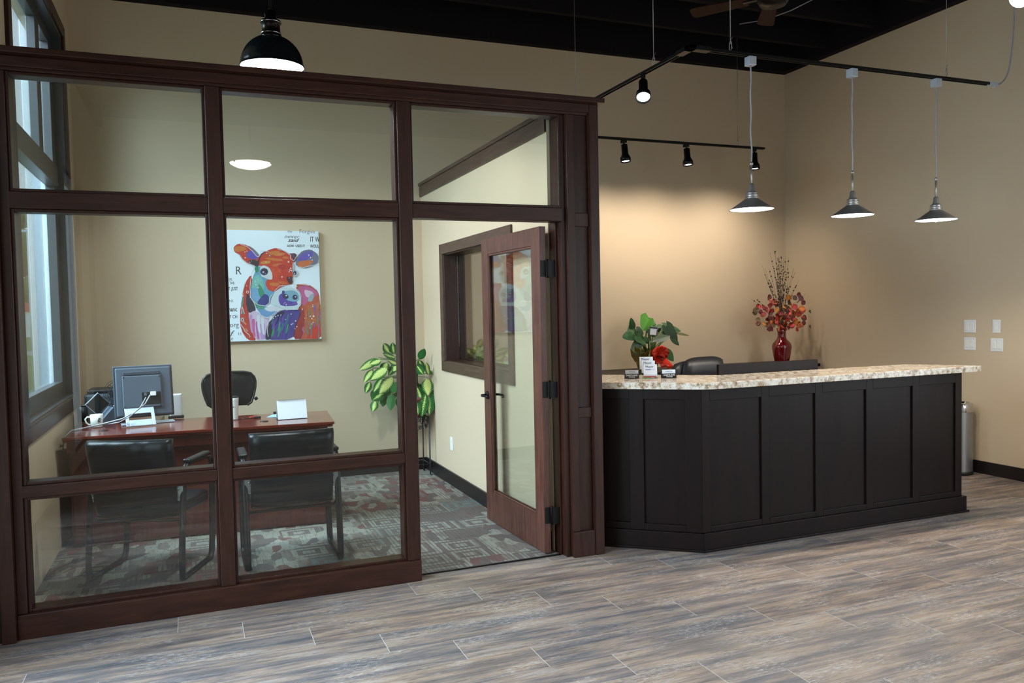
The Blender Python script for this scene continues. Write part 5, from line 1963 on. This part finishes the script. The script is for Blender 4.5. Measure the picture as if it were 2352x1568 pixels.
MB().tube([(a[0], -.155, a[1]), (a[0] * .6, -.08, .14)], .003, 5).build('tag_stick', 'blackp', mo)

# autumn vase in the corner
vs = thing('autumn_vase', 'tall dark red glazed vase of autumn leaves and berry twigs in the room corner', 'vase', (6.475, 7.62, CZ))
K_ = .98
MB().lathe([(.001, 0), (.070, 0), (.075, .01), (.098, .10), (.112, .19), (.113, .215), (.104, .245), (.078, .275), (.055, .30), (.046, .33), (.048, .38), (.060, .425), (.056, .426), (.042, .37), (.040, .33), (.001, .32)], 40, cap=False).build('vase_body', 'redglaze', vs)
ra = random.Random(21)
for k in range(38):
    a = ra.uniform(-PI, PI)
    lean = ra.uniform(.03, .34)
    H = ra.uniform(.55, .98) if lean < .24 else ra.uniform(.42, .80)
    if k < 4:
        lean, H = ra.uniform(.34, .42), ra.uniform(.22, .45)
        a = (0.0, PI, .4, PI - .4)[k]
    ex, ey = lean * math.cos(a), lean * .5 * math.sin(a)
    p0 = Vector((0, 0, .36))
    p3 = Vector((ex, ey, .38 + H))
    pts_ = []
    for q in range(8):
        s_ = q / 7
        p = p0.lerp(p3, s_)
        p.x += -.18 * ex * math.sin(s_ * PI) + ra.uniform(-.006, .006)
        pts_.append(p)
    tb = MB().tube(pts_, [.0022 * (1 - .5 * q / 7) for q in range(8)], 5)
    for q in range(ra.randint(4, 10)):
        s_ = ra.uniform(.40, 1.0)
        i_ = min(6, int(s_ * 7))
        c_ = pts_[i_].lerp(pts_[i_ + 1], s_ * 7 - i_) + Vector((ra.uniform(-.003, .003), ra.uniform(-.003, .003), 0))
        tb.ball(c_, ra.uniform(.006, .0095), 6, mi=1)
    tb.build('berry_twig', ['twig', 'berry'], vs)
lf = MB()
cols = [(176, 34, 26), (150, 26, 24), (206, 60, 30), (222, 120, 30), (232, 140, 36), (120, 28, 30), (92, 30, 34), (196, 44, 40), (110, 84, 46)]
for k in range(150):
    a = ra.uniform(0, 2 * PI)
    r_ = .33 * ra.random() ** .9
    z_ = .41 + ra.betavariate(1.5, 2.6) * .46
    r_ *= math.sin(PI * min(1, (z_ - .30) / .68)) ** .6
    c_ = Vector((r_ * math.cos(a), r_ * .6 * math.sin(a), z_))
    d = Vector((math.cos(a), .4 * math.sin(a), ra.uniform(-.8, .6))).normalized()
    cc = ra.choice(cols)
    if z_ > .78:
        cc = ra.choice([(110, 84, 46), (92, 60, 40), (120, 28, 30)])
    s_ = ra.uniform(.052, .078)
    lf.leaf(c_, d, (ra.uniform(-.6, .6), -1, ra.uniform(-.3, .6)), s_, s_ * 1.0, curl=.1, fold=ra.uniform(-.2, .2), nu=5, nv=2, col=rgb(*cc))
    if k % 3 == 0:
        tw2 = c_
for side, z_ in ((-1, .50), (1, .44), (1, .62), (-1, .66)):
    lf.leaf((side * .36, -.05, z_), (side, 0, -.3), (0, -1, .3), .05, .045, nu=5, nv=2, col=rgb(92, 70, 40))
lf.build('leaves', 'autleaf', vs)

# plant and white box on the credenza seen through the inner window
t = thing('small_pothos', 'yellow-green potted plant seen through the inner office window', 'potted plant', (2.76, 7.86, CZ))
MB().lathe([(.001, 0), (.06, 0), (.08, .12), (.075, .12), (.001, .11)], 24, cap=False).build('pot', 'terra', t)
m = MB()
for k in range(34):
    a = ra.uniform(0, 2 * PI)
    el = ra.uniform(.2, 1.4)
    L_ = ra.uniform(.10, .17)
    base_ = Vector((.03 * math.cos(a), .03 * math.sin(a), .12 + ra.uniform(0, .14)))
    d = Vector((math.cos(a) * math.cos(el), math.sin(a) * math.cos(el), math.sin(el)))
    m.leaf(base_, d, (0, -.6, .8), L_, .075, curl=.5, nu=6, nv=2, col=rgb(150, 166, 84))
for k in range(12):
    m.leaf((-.08 - .016 * k, -.05 + .01 * (k % 3), .10 + .03 * math.sin(k)), (-1, -.3, .3 if k % 2 else -.3), (0, -.6, .8), .075, .05, curl=.3, nu=5, nv=2, col=rgb(136, 140, 70))
m.build('foliage', 'monleaf', t)
t = thing('white_box', 'white box on the credenza, seen through the inner office window', 'box', (3.06, 7.62, CZ))
box(-.10, .10, -.08, .08, 0, .185).build('body', 'white', t, .012)
box(-.06, .05, -.05, .05, .185, .192).build('lid', 'silver', t, .003)

# trash can
t = thing('trash_can', 'tall brushed steel trash can with a chrome lid against the right wall', 'trash can', (6.80, 5.52, 0))
MB().lathe([(.001, 0), (.122, 0), (.122, .03), (.118, .035)], 36, cap=False).build('base_ring', 'blackp', t)
MB().lathe([(.118, .03), (.118, .60)], 36, cap=False).build('body', 'steel', t)
MB().lathe([(.121, .60), (.124, .605), (.124, .665), (.118, .68), (.095, .688), (.090, .680), (.070, .650), (.001, .645)], 36, cap=False).build('lid', 'chrome', t)

# ---------------------------------------------------------------- outdoors, seen through the office window
struct('lawn', box(-60, XL - .21, 2, 46, -.5, -.12), 'grass')
struct('road', box(-60, -1.6, 46, 52, -.5, -.11), 'road')
struct('lawn_far', box(-60, -1.6, 52, 140, -.5, -.12), 'grass')
ep = sempty('trim_2')
box(-1.36, -1.185, 8.36, 8.62, -.3, 5.0).build('corner_cladding', 'extpost', ep, .01)
box(-1.255, -1.215, 8.34, 8.36, -.3, 5.0).build('downpipe', 'extwhite', ep, .01)
rt_ = random.Random(8)
for k, (x, y, h, lab) in enumerate(((-26.5, 108, 13, 'leftmost leafy tree far beyond the road outside the office window'), (-17.9, 110, 15, 'tallest leafy tree behind the white lamp post outside the window'), (-9.6, 106, 12, 'rightmost leafy tree beyond the road, beside the grey cladding'))):
    t = thing('street_tree', lab, 'tree', (x, y, -.12), 0, 'trees beyond the road')
    MB().tube([(0, 0, 0), (.1, 0, h * .3), (0, 0, h * .6)], [.35, .28, .15], 8).build('trunk', 'bark', t)
    m = MB()
    for q in range(26):
        a, b = rt_.uniform(0, 2 * PI), rt_.uniform(-1, 1)
        r_ = h * .26 * math.sqrt(1 - b * b * .8)
        m.ball((r_ * math.cos(a) * .8, r_ * math.sin(a) * .8, h * .58 + b * h * .36), rt_.uniform(.09, .15) * h, 8, sc=(1, 1, .8))
    m.build('crown', 'treeleaf', t)
t = thing('lamp_post', 'slim white lamp post standing on the lawn outside the office window', 'lamp post', (-9.75, 60, -.12))
MB().tube([(0, 0, 0), (0, 0, 7.5)], [.10, .07], 10).build('pole', 'extwhite', t)
MB().box(-.5, .1, -.12, .12, 7.45, 7.6).build('lamp_head', 'extwhite', t, .02)
t = thing('far_building', 'small white building in the distance beyond the road', 'building', (-17.2, 96, -.12))
box(-3, 3.2, -2, 2, 0, 2.6).build('wall', 'extwhite', t)
MB().prism([(-3.2, 2.6), (3.4, 2.6), (0, 3.9)], -2.2, 2.2, M4=RX(PI / 2)).build('roof', 'redp', t)
